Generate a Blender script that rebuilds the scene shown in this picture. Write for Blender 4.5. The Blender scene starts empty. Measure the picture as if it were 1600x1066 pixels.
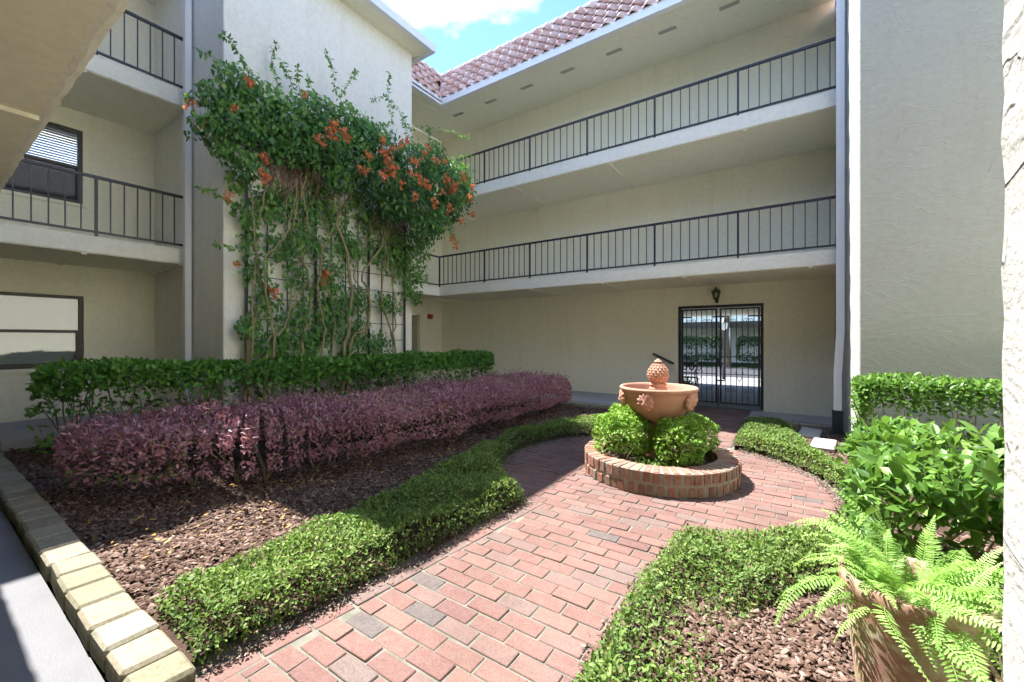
import bpy, bmesh, math, random
import numpy as np
from mathutils import Vector, Matrix
R = math.radians
random.seed(7); rng = np.random.default_rng(7)
S = bpy.context.scene
COL = S.collection

# ---------------------------------------------------------------- camera, sky, sun, exposure
YAW = math.atan(435/645.)
cd = bpy.data.cameras.new('camera'); cam = bpy.data.objects.new('camera', cd); COL.objects.link(cam)
cam.location = (0, 0, 1.6); cam.rotation_euler = (R(90), 0, YAW)
cd.sensor_width = 36; cd.lens = 645/1600*36; cd.shift_y = -3/1600; cd.clip_start = .05; cd.clip_end = 900
S.camera = cam
SUNV = Vector((-.542, .045, 1)).normalized()
W = bpy.data.worlds.new('World'); S.world = W; W.use_nodes = True
wn, wl = W.node_tree.nodes, W.node_tree.links
bg = wn['Background']; bg.inputs['Strength'].default_value = .056
sky = wn.new('ShaderNodeTexSky'); sky.sky_type = 'NISHITA'; sky.sun_disc = False
sky.sun_elevation = math.asin(SUNV.z); sky.sun_rotation = math.atan2(SUNV.x, SUNV.y)
sky.air_density = 1.0; sky.dust_density = .05; sky.ozone_density = 9.0
tc = wn.new('ShaderNodeTexCoord')
sep = wn.new('ShaderNodeSeparateXYZ'); wl.new(tc.outputs['Generated'], sep.inputs[0])
mz = wn.new('ShaderNodeMath'); mz.operation = 'MAXIMUM'; mz.inputs[1].default_value = .08; wl.new(sep.outputs[2], mz.inputs[0])
dv = wn.new('ShaderNodeVectorMath'); dv.operation = 'DIVIDE'; wl.new(tc.outputs['Generated'], dv.inputs[0])
cz = wn.new('ShaderNodeCombineXYZ')
for i in range(3): wl.new(mz.outputs[0], cz.inputs[i])
wl.new(cz.outputs[0], dv.inputs[1])
nz = wn.new('ShaderNodeTexNoise'); nz.inputs['Scale'].default_value = 1.15; nz.inputs['Detail'].default_value = 9; nz.inputs['Roughness'].default_value = .56
mpw = wn.new('ShaderNodeMapping'); mpw.inputs['Location'].default_value = (-6.5526, -5.0942, 0); wl.new(dv.outputs[0], mpw.inputs[0]); wl.new(mpw.outputs[0], nz.inputs['Vector'])
rp = wn.new('ShaderNodeValToRGB'); rp.color_ramp.elements[0].position = .515; rp.color_ramp.elements[1].position = .68
rp.color_ramp.elements[1].color = (.8, .8, .8, 1)
wl.new(nz.outputs[0], rp.inputs[0])
mxw = wn.new('ShaderNodeMixRGB'); wl.new(rp.outputs[0], mxw.inputs[0]); wl.new(sky.outputs[0], mxw.inputs[1]); mxw.inputs[2].default_value = (10.0, 10.2, 10.5, 1)
wl.new(mxw.outputs[0], bg.inputs['Color'])
sd = bpy.data.lights.new('sun', 'SUN'); sd.energy = 2.0; sd.angle = R(.55); sd.color = (1, .965, .91)
sun = bpy.data.objects.new('sun', sd); COL.objects.link(sun); sun.location = (-8, 2, 20)
sun.rotation_euler = (-SUNV).to_track_quat('-Z', 'Y').to_euler()
S.view_settings.view_transform = 'Standard'; S.view_settings.look = 'None'; S.view_settings.gamma = 1
S.view_settings.exposure = 3.15
S.cycles.max_bounces = 8; S.cycles.diffuse_bounces = 5; S.cycles.glossy_bounces = 3; S.cycles.transmission_bounces = 4; S.cycles.transparent_max_bounces = 8; S.cycles.caustics_reflective = False; S.cycles.caustics_refractive = False; S.cycles.use_adaptive_sampling = True; S.cycles.adaptive_threshold = .04

# ---------------------------------------------------------------- helpers
def tag(o, label=None, cat=None, group=None, kind=None):
    if label: o['label'] = label
    if cat: o['category'] = cat
    if group: o['group'] = group
    if kind: o['kind'] = kind
    return o
def empty(name, loc, label, cat, group=None):
    o = bpy.data.objects.new(name, None); COL.objects.link(o); o.location = loc; o.empty_display_size = .2
    return tag(o, label, cat, group)
def obj(name, me, mat=None, parent=None, loc=None, smooth=False):
    o = bpy.data.objects.new(name, me); COL.objects.link(o)
    if mat is not None and not me.materials: me.materials.append(mat)
    if parent is not None:
        o.parent = parent
        p, off = parent, Vector((0, 0, 0))
        while p is not None: off += p.location; p = p.parent
        o.location = (Vector(loc) if loc is not None else Vector((0, 0, 0))) - off
    elif loc is not None: o.location = loc
    if smooth: me.polygons.foreach_set('use_smooth', [True]*len(me.polygons))
    return o
class MB:
    def __init__(s): s.v = []; s.f = []
    def add(s, vs, fs):
        n = len(s.v); s.v += [tuple(p) for p in vs]; s.f += [tuple(i+n for i in f) for f in fs]; return s
    def box(s, x0, x1, y0, y1, z0, z1):
        return s.add([(x0,y0,z0),(x1,y0,z0),(x1,y1,z0),(x0,y1,z0),(x0,y0,z1),(x1,y0,z1),(x1,y1,z1),(x0,y1,z1)],
            [(0,3,2,1),(4,5,6,7),(0,1,5,4),(1,2,6,5),(2,3,7,6),(3,0,4,7)])
    def bbox(s, x0, x1, y0, y1, z0, z1, b=.01, jit=0):
        # box with chamfered edges: three stacked rings
        bm = bmesh.new(); bmesh.ops.create_cube(bm, size=1)
        for v in bm.verts:
            v.co = Vector(((x0+x1)/2+v.co.x*(x1-x0), (y0+y1)/2+v.co.y*(y1-y0), (z0+z1)/2+v.co.z*(z1-z0)))
            if jit: v.co += Vector((random.uniform(-jit, jit), random.uniform(-jit, jit), random.uniform(-jit, jit)))
        bmesh.ops.bevel(bm, geom=bm.edges[:], offset=b, segments=1, affect='EDGES')
        bm.verts.index_update()
        s.add([v.co for v in bm.verts], [[v.index for v in f.verts] for f in bm.faces]); bm.free(); return s
    def tube(s, pts, rad, n=6, cap=True):
        pts = [Vector(p) for p in pts]
        rs = rad if isinstance(rad, (list, tuple)) else [rad]*len(pts)
        up = Vector((0, 0, 1)); rings = []; prev = None
        for i, p in enumerate(pts):
            d = (pts[min(i+1, len(pts)-1)]-pts[max(i-1, 0)]).normalized()
            if prev is None:
                a = d.cross(up if abs(d.z) < .9 else Vector((1, 0, 0))).normalized()
            else:
                a = (prev-d*prev.dot(d)).normalized()
            prev = a; b = d.cross(a)
            rings.append([p+(a*math.cos(2*math.pi*k/n)+b*math.sin(2*math.pi*k/n))*rs[i] for k in range(n)])
        fs = []
        for i in range(len(pts)-1):
            for k in range(n): fs.append((i*n+k, i*n+(k+1) % n, (i+1)*n+(k+1) % n, (i+1)*n+k))
        if cap: fs.append(tuple(range(n-1, -1, -1))); fs.append(tuple((len(pts)-1)*n+k for k in range(n)))
        return s.add([q for r in rings for q in r], fs)
    def lathe(s, prof, n=32, c=(0, 0, 0)):
        vs = [(c[0]+r*math.cos(2*math.pi*k/n), c[1]+r*math.sin(2*math.pi*k/n), c[2]+z) for r, z in prof for k in range(n)]
        fs = [(i*n+k, i*n+(k+1) % n, (i+1)*n+(k+1) % n, (i+1)*n+k) for i in range(len(prof)-1) for k in range(n)]
        return s.add(vs, fs)
    def mesh(s, name='mesh'):
        me = bpy.data.meshes.new(name); me.from_pydata(s.v, [], s.f); me.update(); return me
    def build(s, name, mat, parent=None, smooth=False, origin=None):
        if origin is not None: s.v = [(x-origin[0], y-origin[1], z-origin[2]) for x, y, z in s.v]
        return obj(name, s.mesh(name), mat, parent, origin, smooth)
def box(name, x0, x1, y0, y1, z0, z1, mat, parent=None, b=0):
    o = ((x0+x1)/2, (y0+y1)/2, z0); m = MB()
    m.bbox(x0, x1, y0, y1, z0, z1, b) if b else m.box(x0, x1, y0, y1, z0, z1)
    return m.build(name, mat, parent, origin=o)
def ray(u, v):
    a = (u-800)/645.; b = (530-v)/645.; s, c = math.sin(YAW), math.cos(YAW)
    return Vector((-s+c*a, c+s*a, b))
def at_x(u, v, x):
    d = ray(u, v); t = x/d.x; return Vector((x, d.y*t, 1.6+d.z*t))
def wallx(x0, x1, y0, y1, z0, z1, holes):
    # wall in the YZ plane with rectangular openings (y0,y1,z0,z1)
    return _wall(lambda a, b, c, d: (x0, x1, a, b, c, d), y0, y1, z0, z1, holes)
def wally(y0, y1, x0, x1, z0, z1, holes):
    return _wall(lambda a, b, c, d: (a, b, y0, y1, c, d), x0, x1, z0, z1, holes)
def _wall(f, a0, a1, z0, z1, holes):
    m = MB()
    cuts = sorted(set([a0, a1]+[h[0] for h in holes]+[h[1] for h in holes]))
    for a, b in zip(cuts[:-1], cuts[1:]):
        hs = sorted([(h[2], h[3]) for h in holes if h[0] <= a+1e-6 and h[1] >= b-1e-6]); z = z0
        for h0, h1 in hs:
            if h0 > z: m.box(*f(a, b, z, h0))
            z = h1
        if z < z1: m.box(*f(a, b, z, z1))
    return m

# ---------------------------------------------------------------- materials
MATS = {}
def newmat(name, col=(.5, .5, .5), rough=.7, spec=.3, metal=0):
    m = bpy.data.materials.new(name); m.use_nodes = True
    b = m.node_tree.nodes['Principled BSDF']
    b.inputs['Base Color'].default_value = (*col, 1); b.inputs['Roughness'].default_value = rough
    b.inputs['Specular IOR Level'].default_value = spec; b.inputs['Metallic'].default_value = metal
    return m, m.node_tree.nodes, m.node_tree.links, b
def ramp(nd, stops):
    r = nd.new('ShaderNodeValToRGB'); e = r.color_ramp.elements
    while len(e) < len(stops): e.new(.5)
    for k, (p, c) in enumerate(stops): e[k].position = p; e[k].color = (*c, 1)
    return r
def noise(nd, lk, scale, detail=6, rough=.55, vec=None, dist=0):
    n = nd.new('ShaderNodeTexNoise'); n.inputs['Scale'].default_value = scale; n.inputs['Detail'].default_value = detail
    n.inputs['Roughness'].default_value = rough; n.inputs['Distortion'].default_value = dist
    if vec is not None: lk.new(vec, n.inputs['Vector'])
    return n
def wpos(nd): return nd.new('ShaderNodeNewGeometry').outputs['Position']
def mixc(nd, lk, fac, a, b, mode='MIX'):
    m = nd.new('ShaderNodeMixRGB'); m.blend_type = mode
    for s, v in ((0, fac), (1, a), (2, b)):
        if hasattr(v, 'links'): lk.new(v, m.inputs[s])
        elif isinstance(v, (int, float)): m.inputs[s].default_value = v
        else: m.inputs[s].default_value = (*v, 1)
    return m.outputs[0]
def bump(nd, lk, b, h, strength, dist):
    p = nd.new('ShaderNodeBump'); p.inputs['Strength'].default_value = strength; p.inputs['Distance'].default_value = dist
    lk.new(h, p.inputs['Height']); lk.new(p.outputs[0], b.inputs['Normal']); return p
def stucco(name, col, dark, strength=.6, streak=True):
    m, nd, lk, b = newmat(name, col, .92, .15)
    pos = wpos(nd)
    n1 = noise(nd, lk, .7, 5, .6, pos); r1 = ramp(nd, [(.3, dark), (.7, col)]); lk.new(n1.outputs[0], r1.inputs[0])
    n2 = noise(nd, lk, 14, 4, .6, pos); r2 = ramp(nd, [(.35, (.93, .93, .92)), (.6, (1, 1, 1))]); lk.new(n2.outputs[0], r2.inputs[0])
    lk.new(mixc(nd, lk, 1, r1.outputs[0], r2.outputs[0], 'MULTIPLY'), b.inputs['Base Color'])
    if streak:
        ms = nd.new('ShaderNodeMapping'); ms.inputs['Scale'].default_value = (5, 5, .35); lk.new(pos, ms.inputs[0]); n5 = noise(nd, lk, 1.0, 6, .6, ms.outputs[0]); r5 = ramp(nd, [(.28, (.955, .95, .935)), (.52, (1, 1, 1))]); lk.new(n5.outputs[0], r5.inputs[0])
        src = b.inputs['Base Color'].links[0].from_socket; lk.new(mixc(nd, lk, 1, src, r5.outputs[0], 'MULTIPLY'), b.inputs['Base Color'])
    # trowelled skip texture: ridges of a distorted noise plus sand grain
    mp = nd.new('ShaderNodeMapping'); mp.inputs['Scale'].default_value = (1, 1, 1.9); lk.new(pos, mp.inputs[0]); t1 = noise(nd, lk, 2.4, 3, .5, mp.outputs[0], .9); c1 = ramp(nd, [(.40, (0, 0, 0)), (.50, (.35, .35, .35)), (.515, (1, 1, 1)), (.60, (.5, .5, .5))]); lk.new(t1.outputs[0], c1.inputs[0])
    t2 = noise(nd, lk, 60, 3, .6, pos)
    ad = nd.new('ShaderNodeMath'); ad.operation = 'MULTIPLY_ADD'; lk.new(t2.outputs[0], ad.inputs[0]); ad.inputs[1].default_value = .8; lk.new(c1.outputs[0], ad.inputs[2])
    bump(nd, lk, b, ad.outputs[0], strength*.6, .008)
    return m
M = {}
M['stucco'] = stucco('stucco_cream', (.89, .86, .71), (.86, .83, .67))
M['stucco_tower'] = stucco('stucco_tower', (.86, .84, .77), (.82, .80, .72), .8)
M['stucco_right_shaded'] = stucco('stucco_right_shaded', (.43, .44, .405), (.40, .41, .375), .9)  # right tower stucco: shade of its face put into a darker, greyer base
M['fascia'] = stucco('stucco_fascia', (.88, .86, .77), (.82, .80, .70), .8)
M['soffit'] = stucco('soffit_paint', (.88, .85, .70), (.85, .82, .66), .12)
M['trim'] = newmat('white_trim', (.80, .80, .80), .5, .4)[0]
M['white_gutter'] = newmat('white_gutter', (.78, .79, .82), .45, .4)[0]
M['pipe'] = newmat('downspout_paint', (.82, .82, .84), .45, .4)[0]
M['iron'] = newmat('dark_iron', (.022, .022, .03), .42, .5)[0]
M['bronze'] = newmat('bronze_frame', (.05, .042, .036), .45, .5)[0]
M['lantern'] = newmat('lantern_bronze', (.045, .032, .022), .5, .5)[0]
M['red'] = newmat('red_enamel', (.42, .03, .02), .4, .5)[0]
M['door'] = newmat('olive_door', (.30, .29, .20), .6, .3)[0]
M['blind'] = newmat('blind_white', (.74, .74, .76), .6, .3)[0]
M['darkin'] = newmat('dark_room', (.03, .03, .035), .9, .1)[0]
M['black_rubber'] = newmat('black_boot', (.03, .035, .04), .6, .3)[0]

def glass():
    m, nd, lk, b = newmat('window_glass'); out = nd['Material Output']; nd.remove(b)
    t = nd.new('ShaderNodeBsdfTransparent'); t.inputs[0].default_value = (.86, .9, .92, 1)
    g = nd.new('ShaderNodeBsdfGlossy'); g.inputs['Roughness'].default_value = .015
    fr = nd.new('ShaderNodeFresnel'); fr.inputs[0].default_value = 1.9
    mx = nd.new('ShaderNodeMixShader'); lk.new(fr.outputs[0], mx.inputs[0]); lk.new(t.outputs[0], mx.inputs[1]); lk.new(g.outputs[0], mx.inputs[2]); lk.new(mx.outputs[0], out.inputs[0])
    return m
M['glass'] = glass()
def screen():
    m, nd, lk, b = newmat('insect_screen', (.03, .03, .04), .6, .3); out = nd['Material Output']
    t = nd.new('ShaderNodeBsdfTransparent'); mx = nd.new('ShaderNodeMixShader'); mx.inputs[0].default_value = .72
    lk.new(t.outputs[0], mx.inputs[1]); lk.new(b.outputs[0], mx.inputs[2]); lk.new(mx.outputs[0], out.inputs[0]); return m
M['screen'] = screen()
def ground_mat(name, c1, c2, scale, rough=.9, bs=.4, bd=.01, fine=120):
    m, nd, lk, b = newmat(name, c1, rough, .2); pos = wpos(nd)
    n = noise(nd, lk, scale, 8, .65, pos); r = ramp(nd, [(.3, c1), (.7, c2)]); lk.new(n.outputs[0], r.inputs[0])
    n2 = noise(nd, lk, fine, 3, .7, pos); r2 = ramp(nd, [(.3, (.72, .72, .72)), (.65, (1, 1, 1))]); lk.new(n2.outputs[0], r2.inputs[0])
    lk.new(mixc(nd, lk, 1, r.outputs[0], r2.outputs[0], 'MULTIPLY'), b.inputs['Base Color'])
    bump(nd, lk, b, n2.outputs[0], bs, bd); return m
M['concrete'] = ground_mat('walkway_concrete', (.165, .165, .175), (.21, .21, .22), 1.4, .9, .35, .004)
M['grey_floor'] = ground_mat('grey_floor_paint', (.42, .42, .43), (.48, .48, .48), 1.2, .8, .2, .003)
M['asphalt'] = ground_mat('asphalt', (.045, .047, .05), (.07, .07, .075), .8, .9, .4, .005)
M['pale_paving'] = ground_mat('pale_paving', (.42, .41, .39), (.5, .49, .46), .7, .9, .3, .004)
M['bounce_slab'] = ground_mat('bounce_slab_concrete', (.46, .45, .42), (.54, .53, .50), .9, .9, .3, .004)  # pale surface of the added slab that bounces sun onto the walls
M['far_paving'] = ground_mat('far_paving', (.22, .22, .22), (.27, .27, .26), .7, .9, .3, .004)
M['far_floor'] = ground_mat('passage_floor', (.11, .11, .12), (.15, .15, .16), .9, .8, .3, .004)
M['soil'] = ground_mat('soil', (.05, .032, .022), (.11, .07, .05), 9, .95, .9, .03, 40)
M['grass'] = ground_mat('grass', (.05, .08, .025), (.08, .11, .035), 3, .95, .6, .03, 50)
M['mortar'] = ground_mat('path_mortar', (.25, .23, .20), (.13, .135, .10), 7, .95, .6, .006, 160)
M['ring_mortar'] = ground_mat('ring_mortar', (.40, .36, .30), (.30, .29, .22), 9, .95, .6, .006, 120)
def brickmat(name, stops, wear=(.62, .56, .52), wearamt=.22):
    m, nd, lk, b = newmat(name, (.4, .2, .15), .88, .2)
    g = nd.new('ShaderNodeNewGeometry'); oi = nd.new('ShaderNodeObjectInfo')
    ad = nd.new('ShaderNodeMath'); lk.new(g.outputs['Random Per Island'], ad.inputs[0]); lk.new(oi.outputs['Random'], ad.inputs[1])
    fr = nd.new('ShaderNodeMath'); fr.operation = 'FRACT'; lk.new(ad.outputs[0], fr.inputs[0])
    r = ramp(nd, stops); lk.new(fr.outputs[0], r.inputs[0])
    pos = g.outputs['Position']
    n = noise(nd, lk, 18, 6, .65, pos); rr = ramp(nd, [(.42, (0, 0, 0)), (.75, (1, 1, 1))]); lk.new(n.outputs[0], rr.inputs[0])
    sc = nd.new('ShaderNodeMath'); sc.operation = 'MULTIPLY'; sc.inputs[1].default_value = wearamt*2; lk.new(rr.outputs[0], sc.inputs[0])
    c = mixc(nd, lk, sc.outputs[0], r.outputs[0], wear)
    n2 = noise(nd, lk, 90, 3, .7, pos); r2 = ramp(nd, [(.3, (.68, .68, .68)), (.55, (1, 1, 1))]); lk.new(n2.outputs[0], r2.inputs[0])
    c = mixc(nd, lk, 1, c, r2.outputs[0], 'MULTIPLY')
    n3 = noise(nd, lk, 1.3, 4, .6, pos); r3 = ramp(nd, [(.3, (.78, .76, .74)), (.62, (1, 1, 1))]); lk.new(n3.outputs[0], r3.inputs[0])
    lk.new(mixc(nd, lk, 1, c, r3.outputs[0], 'MULTIPLY'), b.inputs['Base Color'])
    bump(nd, lk, b, n2.outputs[0], .45, .004); return m
M['brick'] = brickmat('path_brick', [(0, (.19, .105, .09)), (.22, (.215, .122, .103)), (.45, (.17, .092, .082)), (.68, (.23, .136, .112)), (.86, (.19, .125, .11)), (.955, (.18, .13, .116)), (.97, (.115, .10, .097)), (1, (.125, .106, .102))], (.22, .165, .145), .28)
M['ring_brick'] = brickmat('ring_brick', [(0, (.30, .12, .08)), (.25, (.34, .15, .10)), (.45, (.24, .105, .08)), (.65, (.33, .20, .13)), (.82, (.22, .15, .115)), (1, (.36, .18, .12))], (.40, .34, .27), .3)
M['kerb'] = brickmat('kerb_stone', [(0, (.27, .23, .165)), (.3, (.35, .305, .225)), (.6, (.25, .23, .155)), (.8, (.31, .28, .22)), (1, (.37, .335, .26))], (.24, .235, .14), .3)
def moss_side():
    m = M['kerb'].copy(); m.name = 'kerb_stone_mossy'; nd, lk = m.node_tree.nodes, m.node_tree.links; b = nd['Principled BSDF']
    src = b.inputs['Base Color'].links[0].from_socket
    g = nd.new('ShaderNodeNewGeometry'); sp = nd.new('ShaderNodeSeparateXYZ'); lk.new(g.outputs['Position'], sp.inputs[0])
    n = noise(nd, lk, 22, 5, .7, g.outputs['Position'])
    a = nd.new('ShaderNodeMath'); a.operation = 'MULTIPLY_ADD'; lk.new(n.outputs[0], a.inputs[0]); a.inputs[1].default_value = .16; lk.new(sp.outputs[2], a.inputs[2])
    r = ramp(nd, [(.13, (1, 1, 1)), (.20, (0, 0, 0))]); lk.new(a.outputs[0], r.inputs[0])
    lk.new(mixc(nd, lk, r.outputs[0], src, (.085, .085, .045)), b.inputs['Base Color']); return m
M['kerb_mossy'] = moss_side()
def terracotta(name, c1, c2, lichen=0):
    m, nd, lk, b = newmat(name, c1, .8, .25); tcn = nd.new('ShaderNodeTexCoord').outputs['Object']
    n = noise(nd, lk, 5, 7, .65, tcn); r = ramp(nd, [(.3, c1), (.7, c2)]); lk.new(n.outputs[0], r.inputs[0]); c = r.outputs[0]
    if lichen:
        n2 = noise(nd, lk, 4.2, 9, .72, tcn, .8); r2 = ramp(nd, [(.50, (0, 0, 0)), (.54, (.9*lichen,)*3)]) if lichen == 1 else ramp(nd, [(.5, (0, 0, 0)), (.72, (lichen,)*3)]); lk.new(n2.outputs[0], r2.inputs[0])
        n3 = noise(nd, lk, 14, 5, .7, tcn); r3 = ramp(nd, [(.35, (.30, .27, .12)), (.5, (.42, .36, .24)), (.65, (.55, .50, .42))]); lk.new(n3.outputs[0], r3.inputs[0])
        c = mixc(nd, lk, r2.outputs[0], c, r3.outputs[0])
    lk.new(c, b.inputs['Base Color']); n4 = noise(nd, lk, 70, 4, .6, tcn); bump(nd, lk, b, n4.outputs[0], .25, .004); return m
M['terracotta'] = terracotta('terracotta', (.40, .20, .135), (.48, .265, .19), .35)
M['pot'] = terracotta('weathered_pot', (.30, .165, .12), (.37, .225, .17), 1)
def tilemat():
    m, nd, lk, b = newmat('roof_tile', (.5, .3, .25), .6, .35); g = nd.new('ShaderNodeNewGeometry'); oi = nd.new('ShaderNodeObjectInfo')
    r = ramp(nd, [(0, (.42, .20, .16)), (.4, (.52, .30, .25)), (.7, (.60, .42, .38)), (1, (.46, .25, .20))]); lk.new(oi.outputs['Random'], r.inputs[0])
    n = noise(nd, lk, 6, 6, .7, g.outputs['Position']); r2 = ramp(nd, [(.40, (0, 0, 0)), (.66, (.6, .6, .6))]); lk.new(n.outputs[0], r2.inputs[0])
    lk.new(mixc(nd, lk, r2.outputs[0], r.outputs[0], (.72, .66, .66)), b.inputs['Base Color']); return m
M['tile'] = tilemat()
M['roof_deck'] = newmat('roof_deck', (.16, .08, .065), .9, .1)[0]
def leafmat(name, stops, rough=.45, trans=.28, tcol=(.25, .45, .05), spec=.35):
    m, nd, lk, b = newmat(name, stops[0][1], rough, spec); out = nd['Material Output']
    a = nd.new('ShaderNodeAttribute'); a.attribute_name = 'tint'
    r = ramp(nd, stops); lk.new(a.outputs['Fac'], r.inputs[0]); lk.new(r.outputs[0], b.inputs['Base Color'])
    t = nd.new('ShaderNodeBsdfTranslucent'); lk.new(mixc(nd, lk, .5, r.outputs[0], tcol), t.inputs[0])
    mx = nd.new('ShaderNodeMixShader'); mx.inputs[0].default_value = trans
    lk.new(b.outputs[0], mx.inputs[1]); lk.new(t.outputs[0], mx.inputs[2]); lk.new(mx.outputs[0], out.inputs[0]); return m
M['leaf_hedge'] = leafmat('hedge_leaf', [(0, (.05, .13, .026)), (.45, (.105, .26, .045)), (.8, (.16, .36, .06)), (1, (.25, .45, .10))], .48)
M['leaf_right'] = leafmat('shrub_leaf', [(0, (.045, .11, .02)), (.4, (.085, .19, .03)), (.75, (.14, .28, .05)), (1, (.24, .40, .10))], .45, .34)
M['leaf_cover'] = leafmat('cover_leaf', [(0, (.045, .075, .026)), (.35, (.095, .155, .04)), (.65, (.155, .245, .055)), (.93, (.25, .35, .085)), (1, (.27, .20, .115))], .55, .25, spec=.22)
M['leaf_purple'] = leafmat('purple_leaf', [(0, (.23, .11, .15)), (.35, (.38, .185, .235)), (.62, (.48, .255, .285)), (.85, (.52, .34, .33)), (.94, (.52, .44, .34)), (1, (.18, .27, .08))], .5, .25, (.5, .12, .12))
M['leaf_box'] = leafmat('boxwood_leaf', [(0, (.15, .28, .035)), (.5, (.26, .45, .065)), (1, (.38, .58, .12))], .42, .35)
M['leaf_vine'] = leafmat('vine_leaf', [(0, (.04, .115, .045)), (.5, (.085, .22, .055)), (.8, (.15, .32, .065)), (1, (.26, .43, .10))], .42, .28)
M['leaf_far_shaded'] = leafmat('far_leaf_shaded', [(0, (.012, .04, .016)), (.5, (.025, .075, .028)), (1, (.05, .12, .035))], .5, .15)  # far hedge leaves darkened, tree shade put into their colour
M['leaf_fern'] = leafmat('fern_leaf', [(0, (.16, .32, .05)), (.5, (.28, .48, .11)), (1, (.42, .62, .22))], .55, .42, (.4, .65, .1))
M['flower'] = leafmat('orange_flower', [(0, (.58, .13, .06)), (.5, (.72, .22, .09)), (1, (.80, .34, .16))], .55, .35, (.9, .3, .08))
M['bark_vine'] = ground_mat('vine_bark', (.27, .235, .11), (.40, .34, .20), 6, .9, .6, .01, 60)
M['bark_dry'] = ground_mat('dry_stem', (.22, .13, .085), (.33, .21, .14), 9, .9, .6, .01, 60)
M['bark_shrub'] = ground_mat('shrub_bark', (.16, .13, .07), (.27, .23, .12), 9, .9, .5, .006, 80)
M['twig'] = ground_mat('twig', (.13, .09, .055), (.20, .14, .09), 9, .9, .5, .006, 80)
M['chip'] = leafmat('mulch_chip', [(0, (.045, .028, .021)), (.35, (.115, .07, .052)), (.65, (.185, .125, .10)), (.88, (.27, .205, .17)), (1, (.38, .30, .22))], .9, 0, spec=.1)
M['fallen'] = leafmat('fallen_leaf', [(0, (.30, .14, .03)), (.5, (.45, .27, .05)), (1, (.32, .20, .10))], .7, .1)

# ---------------------------------------------------------------- leaf meshes
T_OVAL = (np.array([(0, 0, 0), (.28, -.42, .10), (.68, -.38, .08), (1, 0, -.06), (.68, .38, .08), (.28, .42, .10)]), [(0, 1, 2, 3), (0, 3, 4, 5)])
T_DIAM = (np.array([(0, 0, 0), (.45, -.45, .12), (1, 0, -.04), (.45, .45, .12)]), [(0, 1, 2), (0, 2, 3)])
T_HEART = (np.array([(0, 0, 0), (.02, -.42, .08), (.42, -.40, .10), (1, 0, -.08), (.42, .40, .10), (.02, .42, .08)]), [(0, 1, 2, 3), (0, 3, 4, 5)])
T_CHIP = (np.array([(0, -.4, 0), (.95, -.5, .0), (1, .35, .0), (.1, .5, 0), (.03, -.36, .5), (.9, -.44, .42), (.95, .3, .5), (.14, .44, .4)]),
          [(0, 1, 5, 4), (1, 2, 6, 5), (2, 3, 7, 6), (3, 0, 4, 7), (4, 5, 6, 7)])
def norm(a): return a/np.maximum(np.linalg.norm(a, axis=1, keepdims=True), 1e-9)
def leafmesh(name, P, D, N, L, Wd, tpl, tint, thick=None):
    tv, tf = tpl; n = len(P); k = len(tv)
    D = norm(D); N = norm(N-D*(N*D).sum(1, keepdims=True)); B = np.cross(N, D)
    L = np.asarray(L)[:, None, None]; Wd = np.asarray(Wd)[:, None, None]; th = Wd if thick is None else np.asarray(thick)[:, None, None]
    V = P[:, None, :]+D[:, None, :]*tv[None, :, 0:1]*L+B[:, None, :]*tv[None, :, 1:2]*Wd+N[:, None, :]*tv[None, :, 2:3]*th
    me = bpy.data.meshes.new(name); V = V.reshape(-1, 3)
    me.vertices.add(n*k); me.vertices.foreach_set('co', V.ravel())
    sizes = [len(f) for f in tf]; flat = np.concatenate([np.array(f) for f in tf])
    loops = (np.arange(n)[:, None]*k+flat[None, :]).ravel()
    me.loops.add(len(loops)); me.loops.foreach_set('vertex_index', loops.astype(np.int32))
    tot = np.tile(np.array(sizes), n); st = np.concatenate([[0], np.cumsum(tot)[:-1]])
    me.polygons.add(len(tot)); me.polygons.foreach_set('loop_start', st.astype(np.int32)); me.polygons.foreach_set('loop_total', tot.astype(np.int32))
    at = me.attributes.new('tint', 'FLOAT', 'POINT'); at.data.foreach_set('value', np.repeat(np.clip(tint, 0, 1), k).astype(np.float32))
    me.update(calc_edges=True); me.validate(); return me
def rv(n): return norm(rng.normal(size=(n, 3)))
def lump(P, f=3., s=0.):
    return (np.sin(P[:, 0]*f+1.3+s)*np.sin(P[:, 1]*f*1.13+.4+s)+.6*np.sin(P[:, 0]*f*2.3+2+s)*np.sin(P[:, 1]*f*2.1+s)*np.sin(P[:, 2]*f*2.6+.7)+.4*np.sin(P[:, 2]*f*1.7+P[:, 1]*f*.7))/1.6
def smooth2(pts, k=8):
    q = [np.array(p, float) for p in pts]; out = []
    for i in range(len(q)-1):
        p0, p1, p2, p3 = q[max(i-1, 0)], q[i], q[i+1], q[min(i+2, len(q)-1)]
        for j in range(k):
            t = j/k; out.append(.5*((2*p1)+(p2-p0)*t+(2*p0-5*p1+4*p2-p3)*t*t+(3*p1-p0-3*p2+p3)*t**3))
    return [tuple(p) for p in out+[q[-1]]]
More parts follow.
